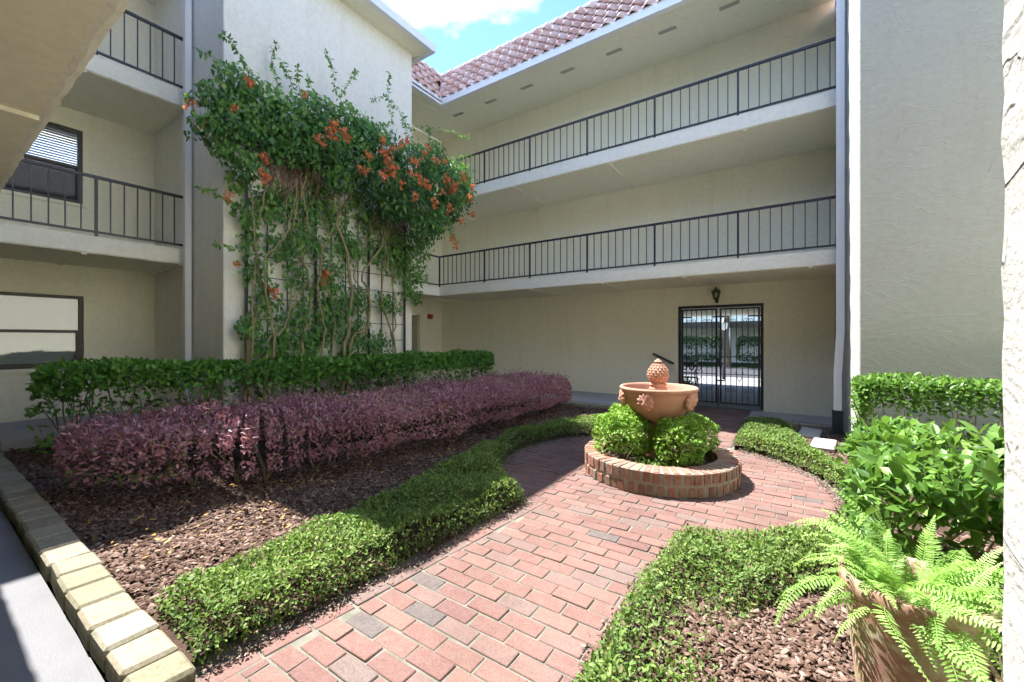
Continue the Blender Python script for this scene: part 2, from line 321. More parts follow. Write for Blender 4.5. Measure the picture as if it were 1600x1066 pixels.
def hedge_points(path, hw, z0, z1, n, lumpamp=.05, depth=.05, p=.5, under=.35, endr=.35, ls=0.):
    path = np.array(path, float); seg = np.linalg.norm(np.diff(path, axis=0), axis=1); cum = np.concatenate([[0], np.cumsum(seg)]); T = cum[-1]
    s = rng.uniform(0, T, n); ncap = int(n*hw*1.3/(T+hw*1.3)); s[:ncap//2] = rng.uniform(0, .04, ncap//2); s[ncap//2:ncap] = T-rng.uniform(0, .04, ncap-ncap//2)
    i = np.clip(np.searchsorted(cum, s)-1, 0, len(seg)-1); t = (s-cum[i])/seg[i]
    c = path[i]*(1-t)[:, None]+path[i+1]*t[:, None]
    # smooth the tangent a little
    d = norm(path[i+1]-path[i]); side = np.stack([d[:, 1], -d[:, 0]], 1)
    th = rng.uniform(-under*math.pi/2, math.pi*(1+under/2), n)
    cc, ss = np.cos(th), np.sin(th)
    rad = np.ones(n); rad[:ncap] = np.sqrt(rng.uniform(0, 1, ncap))
    e = np.minimum(s, T-s)/endr; sh = np.where(e < 1, (1-(1-np.clip(e, 0, 1))**3)*.22+.78, 1)
    cx = np.sign(cc)*np.abs(cc)**p*rad*sh; cy = np.sign(ss)*np.abs(ss)**p*rad*(1-(1-sh)*.5)
    zc, hz = (z0+z1)/2, (z1-z0)/2
    P = np.zeros((n, 3)); P[:, :2] = c+side*(cx*hw)[:, None]; P[:, 2] = zc+cy*hz
    Nn = np.zeros((n, 3)); Nn[:, :2] = side*(np.sign(cc)*np.abs(cc)**1.2)[:, None]; Nn[:, 2] = ss
    Nn[:ncap//2, :2] -= d[:ncap//2]; Nn[ncap//2:ncap, :2] += d[ncap//2:ncap]; Nn = norm(Nn)
    off = lump(P, 4.2, ls)*lumpamp-rng.exponential(depth, n)+rng.normal(size=n)*.012
    return P+Nn*off[:, None], Nn, off
def foliage(name, P, Nn, size, var, wr, tpl, mat, parent, tint, upw=.5, rnd=.75, droop=0.):
    n = len(P)
    D = Nn*.55+rv(n)*rnd; D[:, 2] += .25-droop
    Nm = Nn*.5+rv(n)*.45; Nm[:, 2] += upw
    L = size*(1+rng.uniform(-var, var, n))
    P = P-norm(D)*(L*.4)[:, None]
    org = P.mean(0); org[2] = P[:, 2].min()
    me = leafmesh(name, P-org, D, Nm, L, L*wr, tpl, tint)
    return obj(name, me, mat, parent, tuple(org))

# ---------------------------------------------------------------- the setting: ground, walkways, paving
FL = .2          # left walkway level
def struct(o, label=None): o['kind'] = 'structure'; (label and o.__setitem__('label', label)); return o
struct(MB().add([(-90, -60, -.06), (90, -60, -.06), (90, 200, -.06), (-90, 200, -.06)], [(0, 1, 2, 3)]).build('ground', M['grass']))
struct(box('concrete_walkway', -10.15, 6, -1.7, .535, -.05, 0, M['concrete']), 'pale concrete walkway in the foreground beside the stone kerb')
struct(box('side_walkway', -10.15, -8.95, .78, 10.6, -.05, FL-.02, M['grey_floor']), 'grey walkway under the left balconies')
mb = MB(); mb.add([(-8.95, 8.95, -.05), (-2.42, 8.95, -.05), (-2.42, 10.65, -.05), (-8.95, 10.65, -.05), (-8.95, 8.95, .14), (-3.4, 8.95, .14), (-3.4, 10.65, .14), (-8.95, 10.65, .14), (-2.42, 8.95, .0), (-2.42, 10.65, .0)],
    [(4, 5, 6, 7), (5, 8, 9, 6), (0, 1, 8, 5, 4), (2, 3, 7, 6, 9), (3, 0, 4, 7), (0, 3, 2, 1), (1, 2, 9, 8)])
struct(mb.build('back_walkway', M['grey_floor']), 'raised grey walkway along the back wall ramping down to the gate')
struct(box('gate_landing', -.71, .75, 9.08, 10.65, -.05, .004, M['grey_floor']), 'grey walkway floor right of the gate')
PC = (-1.4, 5.1); PR = 1.8
def in_path(x, y, g=0.):
    if (x-PC[0])**2+(y-PC[1])**2 < (PR-g)**2: return True
    if y < 5.1: return (-2.335+.082*(y-.8) if y < 3.5 else -2.24)+g < x < -.76-g
    return -2.36+g < x < -.73-g
# mulch bed: an undulating sheet with the paved area left open
mb = MB(); idx = {}; st = .08
def mz_(x, y): return .035+.018*math.sin(x*2.1+y*1.3)+.014*math.sin(x*5.3-y*4.1)+.01*math.sin(y*9+x*3)
for i in range(int(10.8/st)):
    for j in range(int(8.2/st)):
        x, y = -8.95+i*st, .76+j*st
        if x > .67 and (y > 6.95 or y < 1.0): continue
        if in_path(x+st/2, y+st/2, -.05): continue
        q = []
        for a, b in ((0, 0), (1, 0), (1, 1), (0, 1)):
            k = (i+a, j+b)
            if k not in idx: idx[k] = len(mb.v); mb.v.append((-8.95+k[0]*st, .76+k[1]*st, mz_(-8.95+k[0]*st, .76+k[1]*st)))
            q.append(idx[k])
        mb.f.append(tuple(q))
mo = struct(mb.build('mulch_bed', M['soil'], smooth=True), 'dark soil of the planted beds under bark mulch')
struct(box('added_bounce_slab', 1.83, 5.58, 1.06, 5.75, -.05, .0, M['bounce_slab']), 'added pale slab bouncing sunlight, beyond the right hedges')  # added out of view to reflect sunlight into the shaded walls
# far side of the gate
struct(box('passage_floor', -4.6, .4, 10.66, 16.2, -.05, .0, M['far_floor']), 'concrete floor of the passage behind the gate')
struct(box('pavement', -30, 30, 16.21, 19.6, -.05, -.01, M['far_paving']), 'sunlit pale paving beyond the passage')
struct(box('driveway', -30, 30, 19.61, 26.6, -.05, -.03, M['asphalt']), 'dark asphalt driveway beyond the passage')

# brick path
path = struct(MB().box(-2.48, -.6, .54, 10.64, -.05, -.0075).lathe([(0, -.0076), (PR+.24, -.0076), (PR+.24, -.05)], 48, (PC[0], PC[1], 0)).build('brick_path', M['mortar']), 'red brick path widening to a circle round the fountain')
BL, BW, BP, BQ = .238, .113, .25, .124
bmeshes = []
for k in range(6):
    b = MB().bbox(-BL/2, BL/2, -BW/2, BW/2, -.05, 0, .004, .0025); me = b.mesh('brick'); me.materials.append(M['brick']); bmeshes.append(me)
bpos = []
row = 0; y = .60
def edge_x(y): return -2.275+.082*(y-.8)
def brick(x, y, l, rz=0): bpos.append((x+random.uniform(-.003, .003), y+random.uniform(-.004, .004), random.uniform(-.004, .003), rz+random.gauss(0, .010), l/BL))
while y < 10.6:
    h = abs(y-PC[1]); ch = math.sqrt(max(0, PR*PR-h*h)); nl, nr_ = (edge_x(y)+.068 if y < 3.52 else -2.135, -.75) if y < 5.1 else (-2.36, -.72)
    xl, xr = (min(nl, PC[0]-ch), max(nr_, PC[0]+ch)) if ch > .8 else (nl, nr_)
    x = -3.5+(BP/2 if row % 2 else 0)+random.uniform(-.02, .02)
    while x < xr:
        l0, l1 = max(x, xl), min(x+BP, xr)
        if l1-l0 > .05 and math.hypot((l0+l1)/2+1.33, y-5.14) > .62: brick((l0+l1)/2, y, l1-l0-(BP-BL))
        x += BP
    y += BQ; row += 1
y = .66
while y < 3.52: brick(edge_x(y), y, BL, math.pi/2-.082); y += BP      # edge course laid along the path
def vis(p):
    f = -math.sin(YAW)*p[0]+math.cos(YAW)*p[1]; r = math.cos(YAW)*p[0]+math.sin(YAW)*p[1]
    return f > .1 and abs(r/f) < 1.3 and 1.6/f*645+530 < 1100
vb = sorted([p for p in bpos if vis(p)], key=lambda p: p[0]**2+p[1]**2)
for p in vb[:298]:
    o = obj('brick', random.choice(bmeshes), None, path, (p[0], p[1], p[2])); o.rotation_euler = (random.gauss(0, .006), random.gauss(0, .006), p[3]); o.scale = (p[4], 1, 1)
mb = MB()
rest = set(vb[298:]) | set(p for p in bpos if not vis(p))
for p in rest:
    me = random.choice(bmeshes); mt = Matrix.Translation(p[:3]) @ Matrix.Rotation(p[3], 4, 'Z')
    mb.add([mt @ Vector((v.co.x*p[4], v.co.y, v.co.z)) for v in me.vertices], [tuple(f.vertices) for f in me.polygons])
tag(mb.build('farther_bricks', M['brick'], path), kind='stuff')

# ---------------------------------------------------------------- buildings
WX = -10.15; EX = -8.5; BY = 10.65; EY = 8.8; TX = -7.12; TY0 = 2.74; TY1 = 6.5
SL = [(2.87, 3.12), (5.53, 5.80)]
def railing(parent, a, b, z, posts, axis):
    # rail along x (axis 0, y fixed) or along y (axis 1, x fixed): a = fixed coordinate, b = (start, end)
    def bx(s0, s1, w, z0, z1): return (s0, s1, a-w, a+w, z0, z1) if axis == 0 else (a-w, a+w, s0, s1, z0, z1)
    f = (b[0], a, z) if axis == 0 else (a, b[0], z)
    rail = MB().box(*bx(b[0], b[1], .022, z+.865, z+.905)).build('railing', M['iron'], parent, origin=f)
    tag(rail, 'dark iron top rail with posts and balusters')
    MB().box(*bx(b[0], b[1], .016, z+.055, z+.085)).build('bottom_rail', M['iron'], rail, origin=f)
    for p in posts:
        MB().box(*bx(p-.017, p+.017, .017, z-.10, z+.865)).build('post', M['iron'], rail, origin=(p, a, z) if axis == 0 else (a, p, z))
    ps = sorted(posts); bar = None
    for p, q in zip(ps[:-1], ps[1:]):
        n = max(2, round((q-p)/.165))
        for k in range(1, n):
            c = p+(q-p)*k/n
            l = (c, a, z) if axis == 0 else (a, c, z)
            if bar is None: bar = MB().box(-.0075, .0075, -.0075, .0075, .085, .865).mesh('baluster'); bar.materials.append(M['iron'])
            obj('baluster', bar, None, rail, l)
def window(parent, x, y0, y1, z0, z1, blind):
    w = MB()
    for (a, b, c, d) in ((y0, y1, z0, z0+.05), (y0, y1, z1-.05, z1), (y0, y0+.05, z0+.05, z1-.05), (y1-.05, y1, z0+.05, z1-.05)): w.box(x-.06, x+.02, a, b, c, d)
    f = w.build('window', M['bronze'], parent, origin=(x, (y0+y1)/2, z0))
    zm = (z0+z1)/2
    MB().box(x-.03, x+.012, y0+.05, y1-.05, zm-.025, zm+.025).build('meeting_rail', M['bronze'], f, origin=(x, y0, zm))
    m = MB()
    for (a, b, c, d) in ((y0+.05, y1-.05, z0+.05, z0+.085), (y0+.05, y0+.085, z0+.085, zm-.025), (y1-.085, y1-.05, z0+.085, zm-.025)): m.box(x-.025, x+.005, a, b, c, d)
    m.build('sash', M['bronze'], f, origin=(x, y0, z0))
    for a, b in ((z0+.05, zm-.025), (zm+.025, z1-.05)):
        MB().box(x-.022, x-.016, y0+.05, y1-.05, a, b).build('pane', M['glass'], f, origin=(x, y0, a))
    if blind == 'slats':
        MB().box(x+.008, x+.010, y0+.06, y1-.06, z0+.06, zm-.02).build('insect_screen', M['screen'], f, origin=(x, y0, z0))
        z = z1-.07
        me = MB().add([(-.012, 0, .008), (.012, 0, -.008), (.012, y1-y0-.1, -.008), (-.012, y1-y0-.1, .008), (-.012, 0, .010), (.012, 0, -.006), (.012, y1-y0-.1, -.006), (-.012, y1-y0-.1, .010)],
            [(0, 3, 2, 1), (4, 5, 6, 7), (0, 1, 5, 4), (1, 2, 6, 5), (2, 3, 7, 6), (3, 0, 4, 7)]).mesh('blind_slat'); me.materials.append(M['blind'])
        while z > z0+.07:
            obj('blind_slat', me, None, f, (x-.075, y0+.05, z)); z -= .043
    else:
        MB().box(x-.12, x-.10, y0, y1, z0, z1).build('curtain', M['blind'], f, origin=(x, y0, z0))
    MB().box(x-.9, x-.85, y0-.5, y1+.5, z0-.4, z1+.3).build('dark_room', M['darkin'], f, origin=(x, y0, z0))
# left wing
LW = empty('apartment_wing', (WX, 2, 0), 'cream stucco left wing with window, balconies and iron railings', 'building')
wins = [(.68, 1.78, 1.12, 2.34), (.68, 1.77, 3.93, 5.2)]
wallx(WX-.2, WX, -1.9, BY+.2, -.05, 8.5, wins+[(8.72, 9.62, FL-.03, 2.42)]).build('wall', M['stucco'], LW, origin=(WX, 2, 0))
window(LW, WX-.06, *wins[0], 'curtain'); window(LW, WX-.06, *wins[1], 'slats')
for y0, y1, z0, z1 in wins: box('sill', WX, WX+.03, y0-.04, y1+.04, z0-.06, z0-.005, M['stucco'], LW)
dr = box('door', WX-.16, WX-.11, 8.73, 9.61, FL-.02, 2.41, M['door'], LW); MB().lathe([(0, -.03), (.028, -.02), (.03, 0), (.028, .02), (0, .03)], 10, (WX-.07, 9.53, 1.1)).build('door_handle', M['lantern'], dr, True, origin=(WX-.07, 9.53, 1.1))
box('skirting', WX, WX+.012, -1.0, 8.7, FL-.02, FL+.1, M['grey_floor'], LW)
for (z0, z1) in SL:
    for ya, yb in ((.5, TY0), (TY1, EY)):
        box('balcony_slab', WX, EX, ya, yb, z0, z1, M['fascia'], LW)
        box('soffit', WX+.002, EX-.02, ya+.002, yb-.002, z0-.012, z0-.001, M['soffit'], LW)
    for y in (1.5, 2.66, 7.6):
        box('soffit_rib', WX+.01, EX-.03, y-.03, y+.03, z0-.034, z0-.012, M['soffit'], LW)
    railing(LW, EX-.05, (.5, TY0), z1, [.52, 1.63, TY0-.015], 1)
    railing(LW, EX-.05, (TY1, EY+.07), z1, [TY1+.015, 7.7], 1)
# back wing
BWg = empty('apartment_wing', (-4.5, BY, 0), 'cream stucco back wing with two long balconies under the tiled roof', 'building')
wally(BY, BY+.2, WX, .75, -.05, 8.56, [(-2.28, -.49, -.05, 2.40)]).build('wall', M['stucco'], BWg, origin=(-4.5, BY, 0))
for (z0, z1) in SL:
    box('balcony_slab', WX, .75, EY, BY, z0, z1, M['fascia'], BWg)
    box('soffit', WX+.02, .748, EY+.02, BY-.002, z0-.012, z0-.001, M['soffit'], BWg)
    for x in ((-8.6, -5.9, -3.36, -.7) if z0 > 4 else (-8.95, -7.27, -5.4, -3.5, -1.79, .29)):
        box('soffit_rib', x-.03, x+.03, EY+.03, BY-.01, z0-.034, z0-.012, M['soffit'], BWg)
    railing(BWg, EY+.05, (EX-.05, .75), z1, [-8.53, -6.87, -5.43, -3.88, -2.36, -.82, .73], 0)
# passage behind the gate
wallx(-4.8, -4.6, BY+.21, 16.2, -.05, 2.9, []).build('passage_wall', M['stucco'], BWg, origin=(-4.7, 13, 0))
wallx(.4, .6, BY+.21, 16.2, -.05, 2.9, []).build('passage_wall', M['stucco'], BWg, origin=(.5, 13, 0))
box('passage_ceiling', -4.8, .6, BY+.21, 16.2, 2.42, 2.6, M['soffit'], BWg)
box('outer_wall', -10.15, -4.8, 16.0, 16.2, -.05, 8.5, M['stucco'], BWg); box('outer_wall', .6, 6, 16.0, 16.2, -.05, 8.5, M['stucco'], BWg); box('outer_wall', -4.8, .6, 16.0, 16.2, 2.6, 8.5, M['stucco'], BWg)
box('flat_roof', WX, 6, BY+.2, 16.2, 8.5, 8.62, M['roof_deck'], BWg)
# stair towers
TW = empty('stair_tower', (-8.6, 4.6, 0), 'pale stucco tower block carrying the flowering vine', 'building')
box('wall', WX+.001, TX, TY0, TY1, -.05, 8.12, M['stucco_tower'], TW, .012)
RT = empty('stair_tower', (3, 9, 0), 'tall blank stucco tower on the right behind the clipped hedge', 'building')
box('wall', .752, 6, 7.07, BY+.199, -.05, 8.12, M['stucco_right_shaded'], RT, .012)
def eave(parent, x0, x1, y0, y1, z, drop=.17):
    m = MB().box(x0+.02, x1-.02, y0+.02, y1-.02, z+.03, z+.07); m.build('soffit', M['soffit'], parent, origin=(x0, y0, z))
    g = MB()
    for a in ((x0, x1, y0, y0+.1), (x0, x1, y1-.1, y1), (x0, x0+.1, y0+.1, y1-.1), (x1-.1, x1, y0+.1, y1-.1)): g.box(*a, z+.0, z+drop)
    g.build('gutter', M['white_gutter'], parent, origin=(x0, y0, z))
    MB().add([(x0+.03, y0+.03, z+drop-.02), (x1-.03, y0+.03, z+drop-.02), (x1-.03, y1-.03, z+drop-.02), (x0+.03, y1-.03, z+drop-.02), (x0+.7, y0+.7, z+.75), (x1-.7, y0+.7, z+.75), (x1-.7, y1-.7, z+.75), (x0+.7, y1-.7, z+.75)],
        [(0, 1, 5, 4), (1, 2, 6, 5), (2, 3, 7, 6), (3, 0, 4, 7), (4, 5, 6, 7), (0, 3, 2, 1)]).build('roof', M['tile'], parent, origin=(x0, y0, z))
eave(TW, WX, TX+.52, TY0-.42, TY1+.22, 8.02)
eave(RT, .752, 6, 7.07-.45, BY, 8.13)
# main eaves with mansard roof
GX, GY, GZ = -7.97, 8.35, 8.06; GN = -8.72
D_, H_ = .6, 1.12; EE = .75
# back eave
MB().add([(GX, GY+.02, GZ+.05), (EE, GY+.02, GZ+.05), (EE, BY, 8.5), (GX-2.2, BY, 8.5), (GX, GY+.02, GZ+.09), (EE, GY+.02, GZ+.09), (EE, BY, 8.54), (GX-2.2, BY, 8.54)],
    [(0, 3, 2, 1), (4, 5, 6, 7), (0, 1, 5, 4), (1, 2, 6, 5), (2, 3, 7, 6), (3, 0, 4, 7)]).build('eave_soffit', M['soffit'], BWg, origin=(GX, GY, GZ))
MB().box(GX, EE, GY, GY+.11, GZ, GZ+.19).build('gutter', M['white_gutter'], BWg, origin=(GX, GY, GZ))
MB().box(GX, EE, GY+.11, GY+.14, GZ+.01, GZ+.06).build('frieze_board', M['soffit'], BWg, origin=(GX, GY, GZ))
MB().add([(GX, TY1+.25, GZ+.05), (GX, GY+.1, GZ+.055), (WX, BY-.003, 8.503), (WX, TY1+.25, 8.503), (GX, TY1+.25, GZ+.095), (GX, GY+.1, GZ+.095), (WX, BY-.003, 8.543), (WX, TY1+.25, 8.54)],
    [(0, 1, 2, 3), (4, 7, 6, 5), (0, 4, 5, 1), (1, 5, 6, 2), (2, 6, 7, 3), (3, 7, 4, 0)]).build('eave_soffit', M['soffit'], LW, origin=(GX, 7, GZ))
MB().box(GX-.11, GX, TY1+.23, GY+.11, GZ, GZ+.188).build('gutter', M['white_gutter'], LW, origin=(GX, 7, GZ))
MB().box(GX-.5, GX-.44, TY1+.25, GY+.3, GZ+.10, GZ+.16).build('soffit_rib', M['soffit'], LW, origin=(GX, 7, GZ))
MB().add([(GN, -1.9, GZ+.05), (GN, TY0-.45, GZ+.05), (WX, TY0-.45, 8.4), (WX, -1.9, 8.4), (GN, -1.9, GZ+.19), (GN, TY0-.45, GZ+.19), (WX, TY0-.45, 8.6), (WX, -1.9, 8.6)],
    [(0, 1, 2, 3), (4, 7, 6, 5), (0, 4, 5, 1), (1, 5, 6, 2), (2, 6, 7, 3), (3, 7, 4, 0)]).build('eave_soffit', M['soffit'], LW, origin=(GN, 1, GZ))
def mansard(parent, P0, P1, inward, mitre0, mitre1):
    # sloped deck from eave line P0-P1, leaning towards inward by D_; barrel tiles as parts
    P0, P1, I = Vector(P0), Vector(P1), Vector(inward); A = (P1-P0).normalized(); L = (P1-P0).length
    z0 = GZ+.17
    q = [P0-I*-.05, P1-I*-.05, P1+I*D_+A*mitre1, P0+I*D_-A*mitre0]
    vs = [(*q[0][:2], z0), (*q[1][:2], z0), (*q[2][:2], z0+H_), (*q[3][:2], z0+H_)]
    lo = [(x-0, y, z) for x, y, z in vs]
    MB().add(vs+[(v[0]+I.x*.05, v[1]+I.y*.05, v[2]-.02) for v in vs], [(0, 1, 2, 3), (7, 6, 5, 4), (0, 4, 5, 1), (1, 5, 6, 2), (2, 6, 7, 3), (3, 7, 4, 0)]).build('roof', M['roof_deck'], parent, origin=tuple(P0[:2])+(z0,))
    up = (I*(D_-.05)+Vector((0, 0, H_))).normalized(); nrm = A.cross(up)
    if nrm.z < 0: nrm = -nrm
    tw, tl, rows = .29, .30, 5; sl = math.hypot(D_-.05, H_); ex = sl/rows
    me = tile_mesh(tw, ex*1.16); nco = int(L/tw)+4
    for r in range(rows):
        for k in range(-3, nco):
            a = (k+.5)*tw+(r % 2)*0; d = (r*ex)/sl*D_
            lo_ = -mitre0*((r+.4)/rows); hi = L+mitre1*((r+.4)/rows)
            if a < lo_+.02 or a > hi-.02: continue
            p = P0+I*.05+A*a+Vector((0, 0, z0-P0.z))+up*(r*ex-.03)+nrm*.012
            o = obj('roof_tile', me, None, parent, tuple(p))
            B = up; C = nrm; X = A
            mt = Matrix((( X.x, B.x, C.x), (X.y, B.y, C.y), (X.z, B.z, C.z)))
            if mt.determinant() < 0: mt = Matrix(((-X.x, B.x, C.x), (-X.y, B.y, C.y), (-X.z, B.z, C.z)))
            o.rotation_euler = (mt @ Matrix.Rotation(random.gauss(0, .012), 3, 'Z')).to_euler()
    c0 = P0+I*D_-A*mitre0; c1 = P1+I*D_+A*mitre1
    m = MB(); z = z0+H_
    m.add([(c0-I*.04).xy[:]+(z-.02,), (c1-I*.04).xy[:]+(z-.02,), (c1+I*.12).xy[:]+(z-.02,), (c0+I*.12).xy[:]+(z-.02,), (c0-I*.04).xy[:]+(z+.06,), (c1-I*.04).xy[:]+(z+.06,), (c1+I*.12).xy[:]+(z+.06,), (c0+I*.12).xy[:]+(z+.06,)],
        [(0, 3, 2, 1), (4, 5, 6, 7), (0, 1, 5, 4), (1, 2, 6, 5), (2, 3, 7, 6), (3, 0, 4, 7)])
    m.build('roof_cap', M['white_gutter'], parent, origin=tuple(c0.xy)+(z,))
def tile_mesh(w, l):
    m = MB(); n = 9
    def prof(t, k):
        # S tile: high barrel on the left 60 percent, shallow pan on the right
        x = (t-.5)*w*1.08
        z = .075*math.sin(math.pi*min(t/.62, 1))*k if t < .62 else -.012*math.sin(math.pi*(t-.62)/.38)
        return x, z
    vs = []
    for yy, k, lift in ((0, 1.0, .035), (l, .82, 0)):
        for i in range(n+1): x, z = prof(i/n, k); vs.append((x, yy, z+lift))
    for i in range(n+1): x, z = prof(i/n, 1.0); vs.append((x, 0, z+.035-.018))
    fs = [(i, i+1, n+2+i, n+1+i) for i in range(n)]+[(2*n+2+i, 2*n+3+i, i+1, i) for i in range(n)]
    me = m.add(vs, fs).mesh('roof_tile'); me.materials.append(M['tile']); me.polygons.foreach_set('use_smooth', [i < n for i in range(len(me.polygons))]); return me
mansard(BWg, (GX, GY, GZ), (EE, GY, GZ), (0, 1, 0), D_, 0)
mansard(LW, (GX, TY1+.25, GZ), (GX, GY, GZ), (-1, 0, 0), 0, D_)
MB().box(GN-1.2, GN-.0, -1.9, TY0-.45, GZ+.19, GZ+.2).build('roof', M['tile'], LW, origin=(GN, 0, GZ))
MB().add([(GN-.05, -1.9, GZ+.2), (GN-.05, TY0-.45, GZ+.2), (GN-D_, TY0-.45, GZ+H_+.17), (GN-D_, -1.9, GZ+H_+.17), (GN-D_-.5, TY0-.45, GZ+.2), (GN-D_-.5, -1.9, GZ+.2)], [(0, 1, 2, 3), (3, 2, 4, 5), (0, 3, 5), (1, 4, 2)]).build('roof', M['tile'], LW, origin=(GN, 0, GZ))
vm = MB()
vm.box(-.18, .18, -.06, .06, -.012, 0)
for k in range(4): vm.box(-.15, .15, -.05+k*.027, -.037+k*.027, -.018, -.012)
M['vent'] = newmat('vent_metal', (.42, .41, .36), .6, .3)[0]; vme = vm.mesh('soffit_vent'); vme.materials.append(M['vent'])
for k in range(7):
    x = -8.15+k*1.19; y = 9.25; z = GZ+.05+(y-GY)/(BY-GY)*(8.5-GZ-.05)
    o = obj('soffit_vent', vme, None, BWg, (x, y, z-.003)); o.rotation_euler = (math.atan((8.5-GZ-.05)/(BY-GY)), 0, 0)
# near wing above and behind the camera
NW = empty('apartment_wing', (-2, -1.7, 0), 'cream balcony soffit overhanging the near walkway at upper left', 'building')
wally(-1.9, -1.7, WX, 6, -.05, 8.5, []).build('wall', M['stucco'], NW, origin=(-2, -1.8, 0))
for (z0, z1) in SL:
    m = MB(); 
    # slab edge with a rough stucco arris
    nx = 150; xs = [WX+.0+(6-WX)*k/nx for k in range(nx+1)]
    vs = []; 
    for x in xs:
        j = .006*math.sin(x*37)+.006*math.sin(x*91+1)+random.uniform(-.006, .006)
        vs += [(x, -1.7, z0), (x, .462+j, z0+abs(j)*.6), (x, .492+j*.5, z0+.02), (x, .495, z1), (x, -1.7, z1)]
    fs = []
    for k in range(nx):
        for i in range(5): fs.append((k*5+i, (k+1)*5+i, (k+1)*5+(i+1) % 5, k*5+(i+1) % 5))
    m.add(vs, fs).build('balcony_slab', M['fascia'], NW, origin=(-2, 0, z0))
    box('soffit', WX+.01, 5.98, -1.698, .43, z0-.010, z0-.001, M['soffit'], NW)
    for x in (-8.6, -7, -5.25, -3.55, -1.85, -.1, 1.6, 3.3): box('soffit_rib', x-.03, x+.03, -1.69, .44, z0-.035, z0-.0102, M['soffit'], NW)
    railing(NW, .44, (EX, 6), z1, [EX+.02+k*1.6 for k in range(10)], 0)
box('roof', WX, 6, -4, .56, 8.06, 8.3, M['tile'], NW)
MB().box(5.6, 5.8, -1.7, 7.06, -.05, 8.5).build('wall', M['stucco'], NW, origin=(5.7, 3, 0))
# stucco column at the right edge of the picture
cl = MB(); n = 40
for k in range(n+1):
    z = -.02+2.88*k/n
    for (x, y) in ((.286, 1.0), (.286, .56), (.74, .56), (.74, 1.0)):
        jj = random.uniform(-.0025, .0025); cl.v.append((x+jj, y+random.uniform(-.0025, .0025), z))
for k in range(n):
    for i in range(4): cl.f.append((k*4+i, k*4+(i+1) % 4, (k+1)*4+(i+1) % 4, (k+1)*4+i))
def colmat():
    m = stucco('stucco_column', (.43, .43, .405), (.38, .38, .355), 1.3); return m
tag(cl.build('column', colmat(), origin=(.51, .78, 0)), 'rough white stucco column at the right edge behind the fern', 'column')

# ---------------------------------------------------------------- fittings on the buildings
def downspout(x, y, z0, z1, label, boot, bend):
    t = empty('downspout', (x, y, z0), label, 'downspout', 'downspouts on the towers')
    m = MB(); w = .052
    def prism(pts):
        vs = []
        for (px, py, pz) in pts: vs += [(px-w, py-w*.8, pz), (px+w, py-w*.8, pz), (px+w, py+w*.8, pz), (px-w, py+w*.8, pz)]
        fs = [(0, 3, 2, 1)]+[(i*4+k, i*4+(k+1) % 4, (i+1)*4+(k+1) % 4, (i+1)*4+k) for i in range(len(pts)-1) for k in range(4)]+[tuple((len(pts)-1)*4+k for k in range(4))]
        m.add(vs, fs)
    prism([(x+bend, y, z0), (x+bend, y, z0+.6), (x, y, z0+1.3), (x, y, z1)] if bend else [(x, y, z0), (x, y, z1)])
    m.build('pipe', M['pipe'], t, origin=(x, y, z0))
    for z in [1.9, 4.4, 6.9]:
        b = MB().box(x-w-.004, x+w+.004, y-w*.8-.004, y+w*.8+.004, z, z+.03); b.build('strap', M['pipe'], t, origin=(x, y, z))
    if boot: MB().box(x+bend-.07, x+bend+.07, y-.06, y+.06, 0, z0+.02).build('drain_boot', M['black_rubber'], t, origin=(x+bend, y, 0))
downspout(.672, 8.55, .42, 8.06, 'white downspout with black foot beside the right tower', True, -.035)
downspout(-8.28, 2.66, .2, 8.06, 'white downspout in the corner left of the vine tower', False, 0)
# fire alarm
fa = empty('fire_alarm', (WX, 10.05, 2.35), 'small red fire alarm box on the wall left of the back corner', 'alarm')
box('alarm_box', WX+.003, WX+.075, 9.95, 10.15, 2.29, 2.44, M['red'], fa, .008)
MB().lathe([(0, 0), (.05, 0), (.045, .02), (0, .03)], 14).mesh
o = MB().lathe([(.055, 0), (.05, .018), (0, .028)], 14).build('sounder', M['red'], fa, True, origin=(0, 0, 0)); o.rotation_euler = (0, R(90), 0); o.location = Vector((WX+.075, 10.05, 2.365))-fa.location
MB().tube([(WX+.02, 10.05, 2.44), (WX+.02, 10.05, 2.85)], .009).build('conduit', M['soffit'], fa, origin=(WX, 10.05, 2.44))
# security light on second-floor wall
sl_ = empty('security_light', (-6.3, BY, 5.35), 'small cream security light under the upper balcony', 'light')
box('base', -6.42, -6.24, BY-.06, BY-.003, 5.38, 5.48, M['soffit'], sl_, .008)
for dx in (-.06, .06): MB().tube([(-6.33+dx, BY-.05, 5.38), (-6.33+dx*1.3, BY-.13, 5.32)], [.03, .045], 10).build('lamp_head', M['soffit'], sl_, origin=(-6.33, BY-.06, 5.4))
# lantern over the gate
ln = empty('wall_lantern', (-1.42, BY, 2.6), 'bronze carriage lantern on the wall above the iron gate', 'lantern')
lc = (-1.42, BY-.15, 0)
MB().lathe([(0, 2.47), (.018, 2.475), (.03, 2.50), (.045, 2.52), (.055, 2.535), (.06, 2.545), (0, 2.546)], 6, lc).build('base', M['lantern'], ln, origin=lc)
cage = MB()
for k in range(6):
    a = math.pi*2*k/6; cage.tube([(lc[0]+.058*math.cos(a), lc[1]+.058*math.sin(a), 2.545), (lc[0]+.085*math.cos(a), lc[1]+.085*math.sin(a), 2.68)], .006, 5)
cage.build('cage', M['lantern'], ln, origin=lc)
MB().lathe([(.054, 2.548), (.080, 2.678)], 6, lc).build('glass', M['glass'], ln, origin=lc)
MB().lathe([(.105, 2.68), (.105, 2.69), (.06, 2.735), (.03, 2.75), (.02, 2.775), (.008, 2.79), (.012, 2.80), (0, 2.83)], 6, lc).build('cap', M['lantern'], ln, origin=lc)
